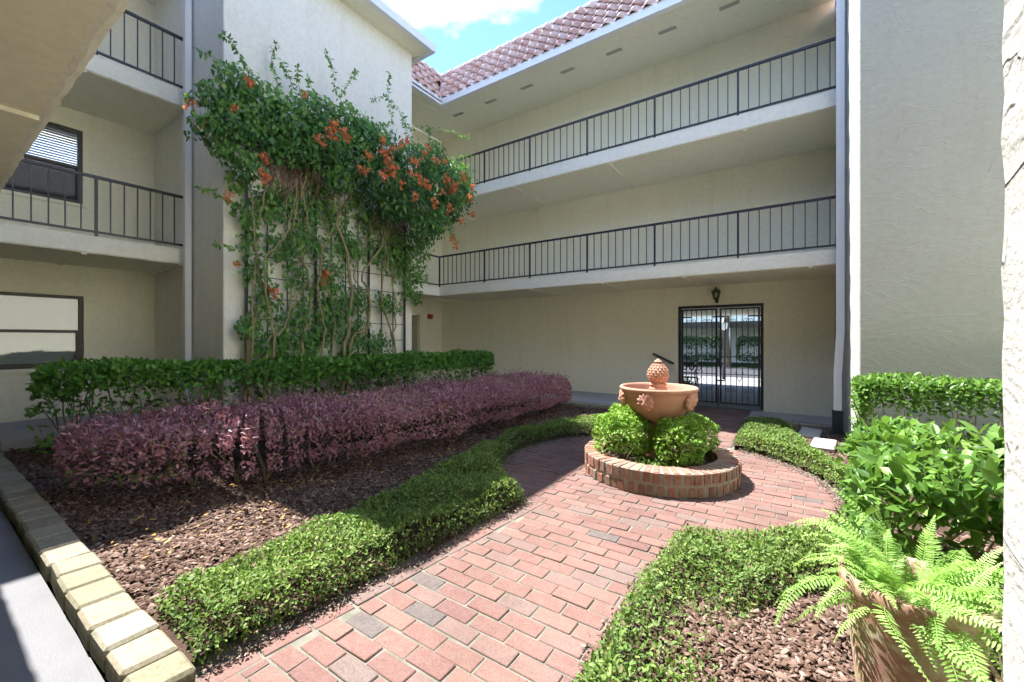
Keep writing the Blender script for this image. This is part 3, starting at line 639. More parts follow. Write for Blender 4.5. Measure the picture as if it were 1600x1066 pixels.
MB().tube([(lc[0], lc[1], 2.56), (lc[0], lc[1], 2.63)], .014, 8).build('bulb', M['trim'], ln, origin=lc)
MB().tube([(lc[0], lc[1], 2.49), (lc[0], lc[1]+.05, 2.45), (lc[0], BY-.01, 2.50)], .012, 6).build('bracket', M['lantern'], ln, origin=lc)
box('back_plate', lc[0]-.035, lc[0]+.035, BY-.018, BY-.003, 2.44, 2.60, M['lantern'], ln, .005)
# handrail left of the gate
hr = empty('handrail', (-2.6, 10.4, 0), 'short sloping black handrail on the wall left of the gate', 'handrail')
MB().tube([(-2.86, 10.56, 1.235), (-2.36, 10.56, 1.0)], .027, 8).build('rail', M['iron'], hr, origin=(-2.6, 10.56, 1))
for x, z in ((-2.74, 1.18), (-2.48, 1.06)): MB().tube([(x, 10.56, z), (x, 10.6, z-.05), (x, BY-.002, z-.05)], .01, 6).build('bracket', M['iron'], hr, origin=(x, 10.6, z))
# double gate
gt = empty('iron_gate', (-1.4, BY+.06, 0), 'black wrought iron double gate with thin bars and scrolls', 'gate')
gy = BY+.07
MB().box(-2.279, -2.22, gy-.03, gy+.03, 0, 2.399).box(-.55, -.491, gy-.03, gy+.03, 0, 2.399).box(-2.22, -.55, gy-.025, gy+.025, 2.34, 2.399).build('frame', M['iron'], gt, origin=(-1.4, gy, 0))
box('threshold', -2.28, -.49, BY-.05, BY+.2, -.02, .03, M['concrete'], gt)
bme = MB().box(-.008, .008, -.008, .008, .12, 2.29).mesh('bar'); bme.materials.append(M['iron'])
def scroll(m, cx, cz, s, flip):
    pts = []
    for k in range(15):
        t = k/14*math.pi*2.6; r = s*(1-.8*k/14); pts.append((cx+flip*(s-r*math.cos(t)), gy, cz+r*math.sin(t)))
    m.tube(pts, .006, 4)
for x0, x1 in ((-2.21, -1.42), (-1.37, -.56)):
    lf = MB()
    for a in ((x0, x0+.04, .10, 2.32), (x1-.04, x1, .10, 2.32), (x0+.04, x1-.04, .10, .135), (x0+.04, x1-.04, 2.285, 2.32), (x0+.04, x1-.04, 1.18, 1.2), (x0+.04, x1-.04, .78, .795)): lf.box(a[0], a[1], gy-.016, gy+.016, a[2], a[3])
    leaf = lf.build('gate_leaf', M['iron'], gt, origin=(x0, gy, .1))
    for k in range(1, 7):
        obj('bar', bme, None, leaf, (x0+(x1-x0)*k/7, gy, 0))
    for z in (2.02, .42):
        for j in (.28, .72):
            sm = MB(); cx = x0+(x1-x0)*j
            for fl in (-1, 1): scroll(sm, cx, z, .055, fl)
            sm.build('scroll', M['iron'], leaf, origin=(cx, gy, z))
    sm = MB(); cx = (x0+x1)/2
    for fl in (-1, 1): sm.tube([(cx, gy-.01, .62), (cx+fl*.05, gy-.01, .72), (cx+fl*.075, gy-.01, .84), (cx+fl*.045, gy-.01, .86)], .006, 4)
    sm.build('scroll', M['iron'], leaf, origin=(cx, gy, .7))
box('lock_box', -1.44, -1.34, gy-.035, gy-.018, 1.0, 1.16, M['iron'], gt); box('latch', -1.45, -1.25, gy-.04, gy-.02, .62, .65, M['iron'], gt); box('drop_bolt', -1.405, -1.385, gy-.04, gy-.02, .02, .5, M['iron'], gt)

# ---------------------------------------------------------------- beyond the gate
bn = empty('garden_bench', (-3.05, 13.6, 0), 'black cast iron bench seen through the left gate leaf', 'bench')
bm_ = MB()
for k in range(4): bm_.box(-3.75, -2.35, 13.35+k*.1, 13.43+k*.1, .42, .445)
bm_.build('seat', M['iron'], bn, origin=(-3, 13.5, .4))
bk = MB().box(-3.75, -2.35, 13.77, 13.79, .52, .55).box(-3.75, -2.35, 13.77, 13.79, .92, .95)
for j in range(7):
    cx = -3.65+j*.2
    for fl in (-1, 1):
        pts = []
        for k in range(13):
            t = k/12*math.pi*2.2; r = .10*(1-.6*k/12); pts.append((cx+fl*(.1-r*math.cos(t)), 13.78, .73+r*1.5*math.sin(t)))
        bk.tube(pts, .013, 4)
bk.build('backrest', M['iron'], bn, origin=(-3, 13.78, .5))
for x in (-3.72, -2.38):
    for y in (13.37, 13.76): MB().tube([(x, y, .42), (x+.02, y, .2), (x-.01, y, 0)], .02, 6).build('leg', M['iron'], bn, origin=(x, y, 0))
    MB().tube([(x, 13.78, .68), (x, 13.45, .68), (x, 13.36, .62), (x, 13.37, .42)], .018, 6).build('armrest', M['iron'], bn, origin=(x, 13.5, .5))
pb = empty('brick_planter_box', (-2.9, 12.2, 0), 'low dark brick planter inside the passage beside the bench', 'planter')
me = MB().bbox(-.1, .1, -.045, .045, 0, .06, .004).mesh('brick'); me.materials.append(M['ring_brick'])
MB().box(-3.4, -2.31, 11.25, 12.95, -.02, .24).build('bed', M['soil'], pb, origin=(-2.9, 12, 0))
for r in range(4):
    for k in range(8):
        o = obj('brick', me, None, pb, (-2.27, 11.3+k*.215+(r % 2)*.1, r*.07+.004)); o.rotation_euler = (0, 0, R(90))
    for k in range(5): obj('brick', me, None, pb, (-3.3+k*.215+(r % 2)*.1, 11.2, r*.07+.004))
for i, (x, y, lab) in enumerate(((-2.62, 11.9, 'larger spiky green plant in the passage planter'), (-2.5, 12.55, 'smaller spiky plant in the passage planter near the bench'))):
    n = 70; P = np.tile(np.array([(x, y, .22)]), (n, 1)); D = rv(n); D[:, 2] = np.abs(D[:, 2])+.5
    tag(obj('spiky_plant', leafmesh('p', P-P[0], D, rv(n), rng.uniform(.25, .45, n), np.full(n, .03), T_OVAL, rng.uniform(0, 1, n)), M['leaf_hedge'], None, (x, y, .22)), lab, 'plant', 'plants in the passage planter')
for i, (x0, x1, lab) in enumerate(((-6.2, -3.4, 'dense hedge with shade put into its leaf colour, across the driveway at the left of the gate view'), (-2.6, .6, 'dense hedge with shade put into its leaf colour, across the driveway at the right of the gate view'))):
    t = empty('far_hedge', ((x0+x1)/2, 27.4, 0), lab, 'hedge', 'hedges across the driveway')
    P, Nn, off = hedge_points([(x0, 27.4), (x1, 27.4)], .45, .05, 1.75, 3500, .1, .06)
    foliage('foliage', P, Nn, .14, .3, .5, T_DIAM, M['leaf_far_shaded'], t, rng.uniform(0, .7, len(P)))
    MB().tube([((x0+x1)/2, 27.4, 0), ((x0+x1)/2, 27.4, 1.2)], .08).build('stem', M['bark_shrub'], t, origin=((x0+x1)/2, 27.4, 0))
cp = empty('carport', (-3, 29, 0), 'white carport with dark fascia across the driveway', 'carport')
box('roof', -14, 8, 27.9, 33, 2.5, 2.62, M['bronze'], cp); box('fascia', -14, 8, 27.8, 27.89, 2.3, 2.66, M['bronze'], cp)
for x in (-10, -6.5, -3.1, .3, 3.7): box('post', x-.1, x+.1, 28.0, 28.2, -.05, 2.5, M['trim'], cp)
box('back_wall', -14, 8, 33, 33.2, -.05, 2.5, M['trim'], cp)
fb = empty('far_building', (-3, 40, 0), 'pale building behind the carport seen through the gate', 'building')
wally(38, 38.3, -20, 14, -.05, 7.5, [(-8+k*2.6, -7+k*2.6, 3.4, 4.6) for k in range(6)]).build('wall', M['stucco_tower'], fb, origin=(-3, 38, 0))
for k in range(6): box('window', -8+k*2.6, -7+k*2.6, 38.1, 38.2, 3.4, 4.6, M['darkin'], fb)
box('roof', -20.3, 14.3, 37.7, 46, 7.5, 7.8, M['tile'], fb)
lp = empty('street_lamp', (-2.2, 18.4, 0), 'black lamp post with white lantern seen through the right gate leaf', 'street lamp')
MB().tube([(-2.2, 18.4, 0), (-2.2, 18.4, .5), (-2.2, 18.4, .55), (-2.2, 18.4, 1.95)], [.07, .06, .04, .035], 8).build('post', M['iron'], lp, origin=(-2.2, 18.4, 0))
MB().lathe([(.04, 1.95), (.11, 2.02), (.14, 2.22), (.1, 2.3)], 8, (-2.2, 18.4, 0)).build('lantern_glass', M['trim'], lp, origin=(-2.2, 18.4, 0))
MB().lathe([(.17, 2.26), (.1, 2.36), (.03, 2.42), (0, 2.48)], 8, (-2.2, 18.4, 0)).build('cap', M['iron'], lp, origin=(-2.2, 18.4, 0))
def trunk_tree(x, y, h, lab, seed):
    t = empty('oak_tree', (x, y, 0), lab, 'tree', 'trees across the driveway')
    MB().tube([(x, y, -.05), (x+.03, y, .6), (x-.05, y, 1.8), (x+.1, y, h)], [.24, .17, .14, .09], 10).build('trunk', M['twig'], t, origin=(x, y, 0))
    n = 2600; P = rv(n)*(rng.uniform(.3, 1, n)**.5)[:, None]*np.array([1.7, 1.4, 1.1])+np.array([x, y, h+.6])
    P += (rv(9)*np.array([1.2, .8, .5]))[rng.integers(0, 9, n)]
    foliage('crown', P, norm(P-np.array([x, y, h])), .16, .3, .5, T_DIAM, M['leaf_vine'], t, rng.uniform(0, 1, n))
trunk_tree(-3.05, 26.9, 3.9, 'tree trunk with bright bark between the far hedges', 1)
trunk_tree(-7.4, 26.6, 4.0, 'tree across the driveway at the far left of the gate view', 2)

# ---------------------------------------------------------------- kerbs and stepping stones
kb = empty('stone_kerb', (-5.7, .645, 0), 'weathered tan stone kerb edging the mulch bed in the foreground', 'kerb')
x = -2.23; 
while x > -9.4:
    w = random.uniform(.255, .285)*(1 if x < -2.3 else .8)
    m = MB().bbox(-w/2+.003, w/2-.003, -.105, .105, 0, .135, .016, .004)
    o = obj('kerb_stone', m.mesh('kerb_stone'), M['kerb_mossy'], kb, (x-w/2, .645+random.uniform(-.006, .006), -.01+random.uniform(-.006, .004)))
    o.rotation_euler = (random.gauss(0, .015), random.gauss(0, .012), random.gauss(0, .018)); x -= w
kb2 = empty('stone_kerb', (0, 8.9, 0), 'low pale stone kerb along the walkway right of the gate', 'kerb')
x = .72
while x > -.7:
    w = random.uniform(.27, .33); w = min(w, x+.72) if x+.72 > .12 else w
    o = obj('kerb_stone', MB().bbox(-w/2+.004, w/2-.004, -.13, .13, -.02, .12, .014, .004).mesh('kerb_stone'), M['kerb'], kb2, (x-w/2, 8.92, 0)); o.rotation_euler = (0, 0, random.gauss(0, .015)); x -= w
kb3 = empty('stone_kerb', (-5, 8.88, 0), 'low stone kerb along the back walkway behind the purple hedge', 'kerb')
x = -2.42
while x > -8.8:
    w = random.uniform(.27, .33)
    o = obj('kerb_stone', MB().bbox(-w/2+.004, w/2-.004, -.06, .06, -.02, .11, .014, .004).mesh('kerb_stone'), M['kerb'], kb3, (x-w/2, 8.88, 0)); o.rotation_euler = (0, 0, random.gauss(0, .015)); x -= w
for x, y, lab in ((.27, 8.35, 'square stepping stone nearest the back kerb, half in shade'), (.40, 7.55, 'sunlit square stepping stone beside the right ground cover')):
    o = obj('stepping_stone', MB().bbox(-.14, .14, -.34, .34, 0, .05, .012, .006).mesh('stepping_stone'), M['pale_paving'], None, (x, y, .035)); o.rotation_euler = (0, 0, -.12); tag(o, lab, 'stone', 'stepping stones right of the path')

# ---------------------------------------------------------------- fountain and its planter
FC = (-1.33, 5.14)
pr = empty('round_brick_planter', (FC[0], FC[1], 0), 'circular two-course brick planter around the terracotta fountain', 'planter')
MB().lathe([(.866, -.02), (.872, .240), (.66, .247), (.65, .1)], 64, (FC[0], FC[1], 0)).build('mortar', M['ring_mortar'], pr, origin=(FC[0], FC[1], 0))
MB().lathe([(0, .17), (.4, .18), (.66, .16)], 32, (FC[0], FC[1], 0)).build('soil', M['soil'], pr, origin=(FC[0], FC[1], 0))
nb = 54
for c in range(2):
    for k in range(nb):
        a = 2*math.pi*(k+(.5 if c else 0))/nb+random.gauss(0, .008)
        m = MB(); r0, r1 = (.645, .882) if c else (.70, .876); z0, z1 = (.138, .25) if c else (.012, .108)
        wi, wo = math.pi*r0/nb-.006, math.pi*r1/nb-.015
        vs = [(r0, -wi, z0), (r1, -wo, z0), (r1, wo, z0), (r0, wi, z0), (r0, -wi, z1), (r1-.012, -wo+.008, z1), (r1-.012, wo-.008, z1), (r0, wi, z1), (r1, -wo+.004, z1-.012), (r1, wo-.004, z1-.012)]
        fs = [(0, 3, 2, 1), (4, 5, 6, 7), (5, 8, 9, 6), (1, 2, 9, 8), (0, 1, 8, 5, 4), (2, 3, 7, 6, 9), (3, 0, 4, 7)]
        j = random.uniform(-.005, .005)
        o = obj('brick', m.add([(x+j, y+random.uniform(-.003, .003), z+random.uniform(-.003, .003)) for x, y, z in vs], fs).mesh('brick'), M['ring_brick'], pr, (FC[0], FC[1], 0)); o.rotation_euler = (0, 0, a)
ft = empty('fountain', (FC[0], FC[1], .17), 'terracotta bowl fountain with lion heads and pineapple finial', 'fountain')
C0 = (FC[0], FC[1], 0)
MB().lathe([(.0, .17), (.17, .17), (.17, .21), (.13, .25), (.10, .30), (.075, .38), (.07, .46), (.085, .54), (.11, .58), (.12, .60)], 32, C0).build('pedestal', M['terracotta'], ft, True, C0)
MB().lathe([(0, .595), (.10, .60), (.16, .625), (.25, .68), (.33, .76), (.385, .85), (.415, .94), (.425, .975), (.44, .985), (.452, 1.0), (.452, 1.018), (.44, 1.03), (.425, 1.03), (.41, 1.015), (.40, .98), (.36, .88), (.30, .80), (.2, .74), (0, .72)], 64, C0).build('bowl', M['terracotta'], ft, True, C0)
MB().lathe([(0, .72), (.13, .735), (.12, .80), (.085, .87), (.075, .93), (.085, .97), (.105, .985), (.108, 1.0), (.10, 1.015), (.085, 1.03), (.10, 1.045), (.10, 1.06), (.08, 1.07), (0, 1.075)], 32, C0).build('finial_stem', M['terracotta'], ft, True, C0)
pm = MB(); nl = 14; nr = 9; hz0, hz1 = 1.06, 1.335
MB().lathe([(.0, hz0)]+[(.118*math.sin(math.pi*(.13+.87*k/12))**.75 if k < 12 else 0, hz0+(hz1-hz0)*k/12) for k in range(13)], 28, C0).build('pineapple_core', M['terracotta'], ft, True, C0)
for r in range(nr):
    for k in range(nl):
        t = (r+.5)/nr; a = 2*math.pi*(k+(r % 2)*.5)/nl
        def sp(tt, aa, lift):
            rr = .118*math.sin(math.pi*(.13+.87*min(max(tt, 0), .985)))**.75+lift
            return (C0[0]+rr*math.cos(aa), C0[1]+rr*math.sin(aa), hz0+(hz1-hz0)*tt)
        da, dt = math.pi/nl*.92, 1./nr*.92
        pm.add([sp(t-dt, a, .001), sp(t, a+da, .001), sp(t+dt, a, .001), sp(t, a-da, .001), sp(t, a, .016)], [(0, 1, 4), (1, 2, 4), (2, 3, 4), (3, 0, 4)])
pm.build('pineapple_scales', M['terracotta'], ft, False, C0)
MB().lathe([(.05, 1.325), (.03, 1.345), (.012, 1.36), (0, 1.365)], 12, C0).build('tip', M['terracotta'], ft, True, C0)
def lion():
    bm = bmesh.new(); bmesh.ops.create_icosphere(bm, subdivisions=4, radius=1)
    for v in bm.verts:
        x, y, z = v.co; ang = math.atan2(z, y); rad = math.hypot(y, z)
        d = .62
        # face local frame: +x outward, y sideways, z up
        mane = .16*(.5+.5*math.cos(ang*11))*max(0, min(1, (rad-.5)*3))*(1 if x > -.2 else 0)
        nose = .50*math.exp(-((y/.20)**2+((z+.12)/.30)**2))
        brow = .16*math.exp(-(((abs(y)-.32)/.16)**2+((z-.28)/.10)**2))
        eye = -.16*math.exp(-(((abs(y)-.30)/.11)**2+((z-.10)/.09)**2))
        chk = .20*math.exp(-(((abs(y)-.24)/.17)**2+((z+.34)/.16)**2))
        mouth = -.24*math.exp(-((y/.32)**2+((z+.52)/.055)**2)); chin = .2*math.exp(-((y/.22)**2+((z+.68)/.12)**2))
        f = (nose+brow+eye+chk+mouth+chin) if x > 0 else 0
        v.co = Vector((x*d+f*.7+mane*.6, y*(1+mane), z*1.08*(1+mane)))
    bmesh.ops.scale(bm, vec=(.075, .086, .090), verts=bm.verts)
    me = bpy.data.meshes.new('lion_head'); bm.to_mesh(me); bm.free(); me.materials.append(M['terracotta']); me.polygons.foreach_set('use_smooth', [True]*len(me.polygons)); return me
lm = lion()
view = math.atan2(-FC[1], -FC[0])
for dg in (-74, -19, 56, 108, 160, 214):
    a = view+R(dg); o = obj('lion_head', lm, None, ft, (FC[0]+.412*math.cos(a), FC[1]+.412*math.sin(a), .885)); o.rotation_euler = (0, R(8), a)
# clipped boxwood around it
def ball(name, c, r, n, size, mat, label, cat, group, tpl=T_OVAL, tintb=0, sq=.5):
    t = empty(name, (c[0], c[1], .16), label, cat, group)
    P = rv(n); P[:, 2] = np.where(P[:, 2] < -.55, -P[:, 2], P[:, 2])
    Nn = P.copy(); P = np.sign(P)*np.abs(P)**.82
    off = 1+lump(P*3+c[0]*7, 1.7)*.13-rng.exponential(.10, n)
    P = np.array(c)+P*np.array(r)*off[:, None]; P[:, 2] = np.maximum(P[:, 2], .19)
    foliage('foliage', P, norm(Nn), size, .3, .55, tpl, mat, t, np.clip(.25+tintb+Nn[:, 2]*.25+rng.normal(size=n)*.22, 0, 1), .4)
    m = MB()
    for k in range(9):
        a = rng.uniform(0, 6.28); e = (c[0]+r[0]*.75*math.cos(a), c[1]+r[1]*.75*math.sin(a), c[2]+r[2]*rng.uniform(-.1, .6))
        m.tube([(c[0]+.03*math.cos(a), c[1]+.03*math.sin(a), .15), (c[0]+r[0]*.35*math.cos(a), c[1]+r[1]*.35*math.sin(a), .28), e], [.011, .008, .004], 5)
    m.build('stems', M['bark_shrub'], t, origin=(c[0], c[1], .16)); return t
gB = 'clipped bright green shrubs in the round planter'
ball('boxwood_shrub', (-1.68, 4.90, .44), (.34, .33, .28), 3300, .042, M['leaf_box'], 'bright green clipped shrub at the front left of the fountain', 'shrub', gB)
ball('boxwood_shrub', (-1.74, 5.40, .48), (.32, .30, .27), 2700, .042, M['leaf_box'], 'bright green clipped shrub behind left of the fountain', 'shrub', gB)
ball('boxwood_shrub', (-1.03, 4.90, .43), (.27, .29, .28), 2800, .042, M['leaf_box'], 'bright green clipped shrub at the front right of the fountain', 'shrub', gB)
ball('boxwood_shrub', (-.98, 5.44, .42), (.27, .27, .24), 2100, .042, M['leaf_box'], 'bright green clipped shrub behind right of the fountain', 'shrub', gB)
P = np.stack([FC[0]+rng.uniform(-.12, .50, 900), FC[1]+rng.uniform(-.58, -.34, 900), .19+rng.exponential(.025, 900)], 1)
P = P[np.hypot(P[:, 0]-FC[0], P[:, 1]-FC[1]) < .62]
o = foliage('ground_ivy', P, np.tile([(0, 0, 1.)], (len(P), 1)), .038, .3, .6, T_OVAL, M['leaf_cover'], None, rng.uniform(0, .8, len(P)), .8)
tag(o, 'patch of low dark ivy at the front inside the round planter', 'ground cover')

# ---------------------------------------------------------------- low clipped ground cover along the path
def inpoly(P, poly):
    x, y = P[:, 0], P[:, 1]; c = np.zeros(len(P), bool); j = len(poly)-1
    for i in range(len(poly)):
        xi, yi = poly[i]; xj, yj = poly[j]
        c ^= ((yi > y) != (yj > y)) & (x < (xj-xi)*(y-yi)/(yj-yi+1e-12)+xi); j = i
    return c
def edged(P, poly):
    d = np.full(len(P), 9.); n = len(poly)
    for i in range(n):
        a = np.array(poly[i]); b = np.array(poly[(i+1) % n]); ab = b-a; t = np.clip(((P[:, :2]-a) @ ab)/(ab @ ab), 0, 1)
        d = np.minimum(d, np.linalg.norm(P[:, :2]-a-t[:, None]*ab, axis=1))
    return d
def arc(a0, a1, n, r=PR): return [(PC[0]+r*math.cos(R(a0+(a1-a0)*k/n)), PC[1]+r*math.sin(R(a0+(a1-a0)*k/n))) for k in range(n+1)]
def cover(name, poly, H, dens, size, label, group, edge=.10, bare=None, tmean=.5, seed=0.):
    t = empty(name, (sum(p[0] for p in poly)/len(poly), sum(p[1] for p in poly)/len(poly), 0), label, 'ground cover', group)
    lo = np.min(poly, 0); hi = np.max(poly, 0); n = int((hi-lo).prod()*dens)
    P = np.zeros((n, 3)); P[:, :2] = rng.uniform(lo, hi, (n, 2)); P = P[inpoly(P, poly)]
    d = edged(P, poly)
    # extra leaves on the clipped sides
    Hh = H*(1+.22*lump(np.c_[P[:, :2], np.zeros(len(P))], 5.5, seed)+.08*lump(P, 13., seed))*np.clip(.45+d/edge*.6, .45, 1)**.8
    u = rng.uniform(0, 1, len(P)); side = d < edge*1.1
    zf = np.where(side, u, 1-rng.exponential(.13, len(P))); zf = np.clip(zf, .05, 1.12)
    keep = np.ones(len(P), bool)
    if bare is not None:
        b = bare(P); keep = rng.uniform(0, 1, len(P)) > b; Hh *= (1-.55*b)
    P[:, 2] = .015+Hh*zf; P += rng.normal(size=P.shape)*.008; zf = zf[keep]; d = d[keep]; P = P[keep]
    Nn = np.tile([(0, 0, 1.)], (len(P), 1)); Nn += rv(len(P))*.35
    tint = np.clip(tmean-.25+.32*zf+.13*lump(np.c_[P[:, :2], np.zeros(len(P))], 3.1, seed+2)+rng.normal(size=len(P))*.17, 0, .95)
    tint = np.where(rng.uniform(0, 1, len(P)) < .03+.38*np.clip(.55-zf, 0, 1), 1, tint)
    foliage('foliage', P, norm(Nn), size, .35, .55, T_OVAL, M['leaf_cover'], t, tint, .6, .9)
    # woody runners under the leaves
    m = MB(); k = 0; want = int(len(P)/55)
    for i in rng.integers(0, len(P), want):
        p = P[i]; a = rng.uniform(0, 6.28); l = rng.uniform(.04, .10); z = .02
        m.tube([(p[0]-l*math.cos(a), p[1]-l*math.sin(a), z), (p[0]-l*.4*math.cos(a), p[1]-l*.4*math.sin(a), p[2]*.5+.01), (p[0], p[1], p[2])], [.0035, .003, .002], 3, False)
    tag(m.build('runners', M['twig'], t, origin=tuple(t.location)), kind='stuff'); return t
gC = 'clipped ground cover edging the brick path'
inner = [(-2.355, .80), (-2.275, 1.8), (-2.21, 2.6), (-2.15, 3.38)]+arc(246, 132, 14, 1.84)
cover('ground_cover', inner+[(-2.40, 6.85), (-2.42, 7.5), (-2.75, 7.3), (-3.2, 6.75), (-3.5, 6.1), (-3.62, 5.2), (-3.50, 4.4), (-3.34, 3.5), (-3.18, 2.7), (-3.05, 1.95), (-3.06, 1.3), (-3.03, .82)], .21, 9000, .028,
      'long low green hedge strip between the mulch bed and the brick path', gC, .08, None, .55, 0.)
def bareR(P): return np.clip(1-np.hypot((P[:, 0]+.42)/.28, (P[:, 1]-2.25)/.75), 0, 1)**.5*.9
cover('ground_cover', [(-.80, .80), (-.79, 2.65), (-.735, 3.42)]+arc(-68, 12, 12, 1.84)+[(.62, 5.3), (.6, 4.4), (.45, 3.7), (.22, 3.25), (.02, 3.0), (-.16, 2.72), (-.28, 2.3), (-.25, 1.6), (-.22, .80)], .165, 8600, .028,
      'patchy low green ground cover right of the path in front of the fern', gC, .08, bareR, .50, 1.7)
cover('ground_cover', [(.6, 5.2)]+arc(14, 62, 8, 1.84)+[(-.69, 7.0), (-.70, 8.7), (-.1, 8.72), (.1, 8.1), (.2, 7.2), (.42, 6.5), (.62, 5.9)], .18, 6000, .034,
      'low greyish green ground cover right of the path near the gate', gC, .10, None, .5, 3.1)

# ---------------------------------------------------------------- hedges and shrubs
def branches(t, bases, tips, mat, r=.012, name='branch'):
    for b in bases:
        m = MB(); b = Vector(b)
        for _ in range(tips['n']):
            a = rng.uniform(0, 6.28); sp = tips['spread']*rng.uniform(.4, 1); h = tips['h']*rng.uniform(.7, 1.05)
            mid = b+Vector((sp*.4*math.cos(a)+rng.normal()*.03, sp*.4*math.sin(a)+rng.normal()*.03, h*.42))
            e = b+Vector((sp*math.cos(a+rng.normal()*.3), sp*math.sin(a), h))
            m.tube([b, (b+mid)/2+Vector((rng.normal()*.015, rng.normal()*.015, 0)), mid, (mid+e)/2+Vector((rng.normal()*.03, rng.normal()*.03, 0)), e], [r, r*.85, r*.7, r*.5, r*.3], 5)
        m.build(name, mat, t, origin=tuple(b))
gh = empty('clipped_hedge', (-6.7, 4.5, 0), 'dark green clipped hedge with glossy leaves below the vine and window', 'hedge')
gpath = smooth2([(-8.2, 1.2), (-7.65, 1.62), (-7.05, 2.3), (-6.65, 3.3), (-6.6, 5.5), (-6.6, 8.45)])
P, Nn, off = hedge_points(gpath, .44, .30, 1.29, 15000, .05, .05, .5, .1)
near = np.clip((3.2-P[:, 1])/2, 0, 1)
keep = ~((P[:, 2] < .62+.12*lump(P, 3., 1.)) & (rng.uniform(0, 1, len(P)) < near*1.2))
P, Nn = P[keep], Nn[keep]
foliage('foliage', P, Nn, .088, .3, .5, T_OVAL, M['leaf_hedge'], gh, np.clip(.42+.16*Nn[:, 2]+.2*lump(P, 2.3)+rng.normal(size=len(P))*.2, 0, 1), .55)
branches(gh, [(-8.2, 1.3, .03), (-8.0, 1.45, .03), (-7.6, 1.7, .03), (-7.1, 2.35, .03), (-6.75, 2.9, .03)]+[(-6.6, 3.5+k*.8, .03) for k in range(7)], dict(n=6, spread=.45, h=.95), M['bark_shrub'], .016)
n = 60; P = np.tile(np.array([(-8.25, 1.25, .22)]), (n, 1))+rng.normal(size=(n, 3))*np.array([.16, .12, .12])
Nn = norm(P-np.array([-8.25, 1.25, .1])); tag(foliage('low_shoots', P, Nn, .15, .25, .36, T_OVAL, M['leaf_hedge'], gh, rng.uniform(.3, .9, n), .6), kind='stuff')

pu = empty('purple_hedge', (-5, 4.5, 0), 'burgundy leaved loropetalum-like hedge filling the middle of the mulch bed', 'hedge')
pu['label'] = 'spreading burgundy leaved hedge filling the middle of the mulch bed'
ppath = smooth2([(-6.15, 1.45), (-5.62, 1.76), (-5.1, 2.5), (-4.87, 4.0), (-4.78, 6.2), (-4.78, 8.35)])
P, Nn, off = hedge_points(ppath, .84, .10, .80, 62000, .085, .05, .62, .3, .5, 2.)
thin = (P[:, 2] < .34+.16*lump(P, 4., 3.)) & (rng.uniform(0, 1, len(P)) < .45)
P, Nn = P[~thin], Nn[~thin]
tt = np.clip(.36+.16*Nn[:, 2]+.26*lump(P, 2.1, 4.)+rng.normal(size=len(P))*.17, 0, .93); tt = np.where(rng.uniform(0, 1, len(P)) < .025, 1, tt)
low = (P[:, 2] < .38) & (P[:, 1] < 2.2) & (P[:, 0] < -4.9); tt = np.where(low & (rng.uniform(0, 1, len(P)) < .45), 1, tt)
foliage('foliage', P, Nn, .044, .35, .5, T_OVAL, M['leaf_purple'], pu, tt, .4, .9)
# spiky shoots that break the clipped outline
n = 5200; P2, N2, o2 = hedge_points(ppath, .80, .3, .83, n, .085, .01, .62, 0., .5, 2.)
P2 += norm(N2+rv(n)*.5)*rng.exponential(.035, n)[:, None]
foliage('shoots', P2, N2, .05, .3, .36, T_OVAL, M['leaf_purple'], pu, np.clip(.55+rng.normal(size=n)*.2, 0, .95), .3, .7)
bs = [(-6.2, 1.45, .03), (-5.6, 1.55, .03), (-5.25, 1.75, .03), (-4.95, 2.05, .03), (-4.8, 2.25, .03), (-4.75, 2.8, .03)]+[(-4.65, 3.3+k*.62, .03) for k in range(9)]+[(-5.2, 3.0+k*.8, .03) for k in range(6)]
branches(pu, bs, dict(n=5, spread=.6, h=.6), M['bark_shrub'], .010)

rh = empty('clipped_hedge', (1.7, 6.2, 0), 'bright green clipped hedge against the right tower wall', 'hedge')
P, Nn, off = hedge_points([(.62, 6.25), (3.6, 6.25)], .36, .26, 1.17, 10500, .03, .04, .4, .25, .2, 5.)
foliage('foliage', P, Nn, .062, .3, .5, T_OVAL, M['leaf_right'], rh, np.clip(.38+.2*Nn[:, 2]+.15*lump(P, 2.6)+rng.normal(size=len(P))*.2, 0, 1), .5)
branches(rh, [(.8+k*.42, 6.2, .03) for k in range(7)], dict(n=6, spread=.34, h=.9), M['bark_shrub'], .013)
fs_ = empty('broadleaf_shrub', (.95, 3.6, 0), 'large leaved bright green shrub mass behind the potted fern', 'shrub')
P, Nn, off = hedge_points([(1.0, 2.75), (1.02, 4.35)], .68, .22, 1.0, 4600, .07, .06, .55, .5, .4, 6.)
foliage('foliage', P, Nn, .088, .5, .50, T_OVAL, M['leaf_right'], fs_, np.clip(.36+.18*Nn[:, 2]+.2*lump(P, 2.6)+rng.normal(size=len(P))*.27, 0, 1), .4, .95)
branches(fs_, [(.75, 2.6, .03), (.7, 3.1, .03), (.65, 3.6, .03), (.75, 4.1, .03), (1.2, 2.9, .03), (1.2, 3.8, .03)], dict(n=7, spread=.42, h=.66), M['bark_shrub'], .014)

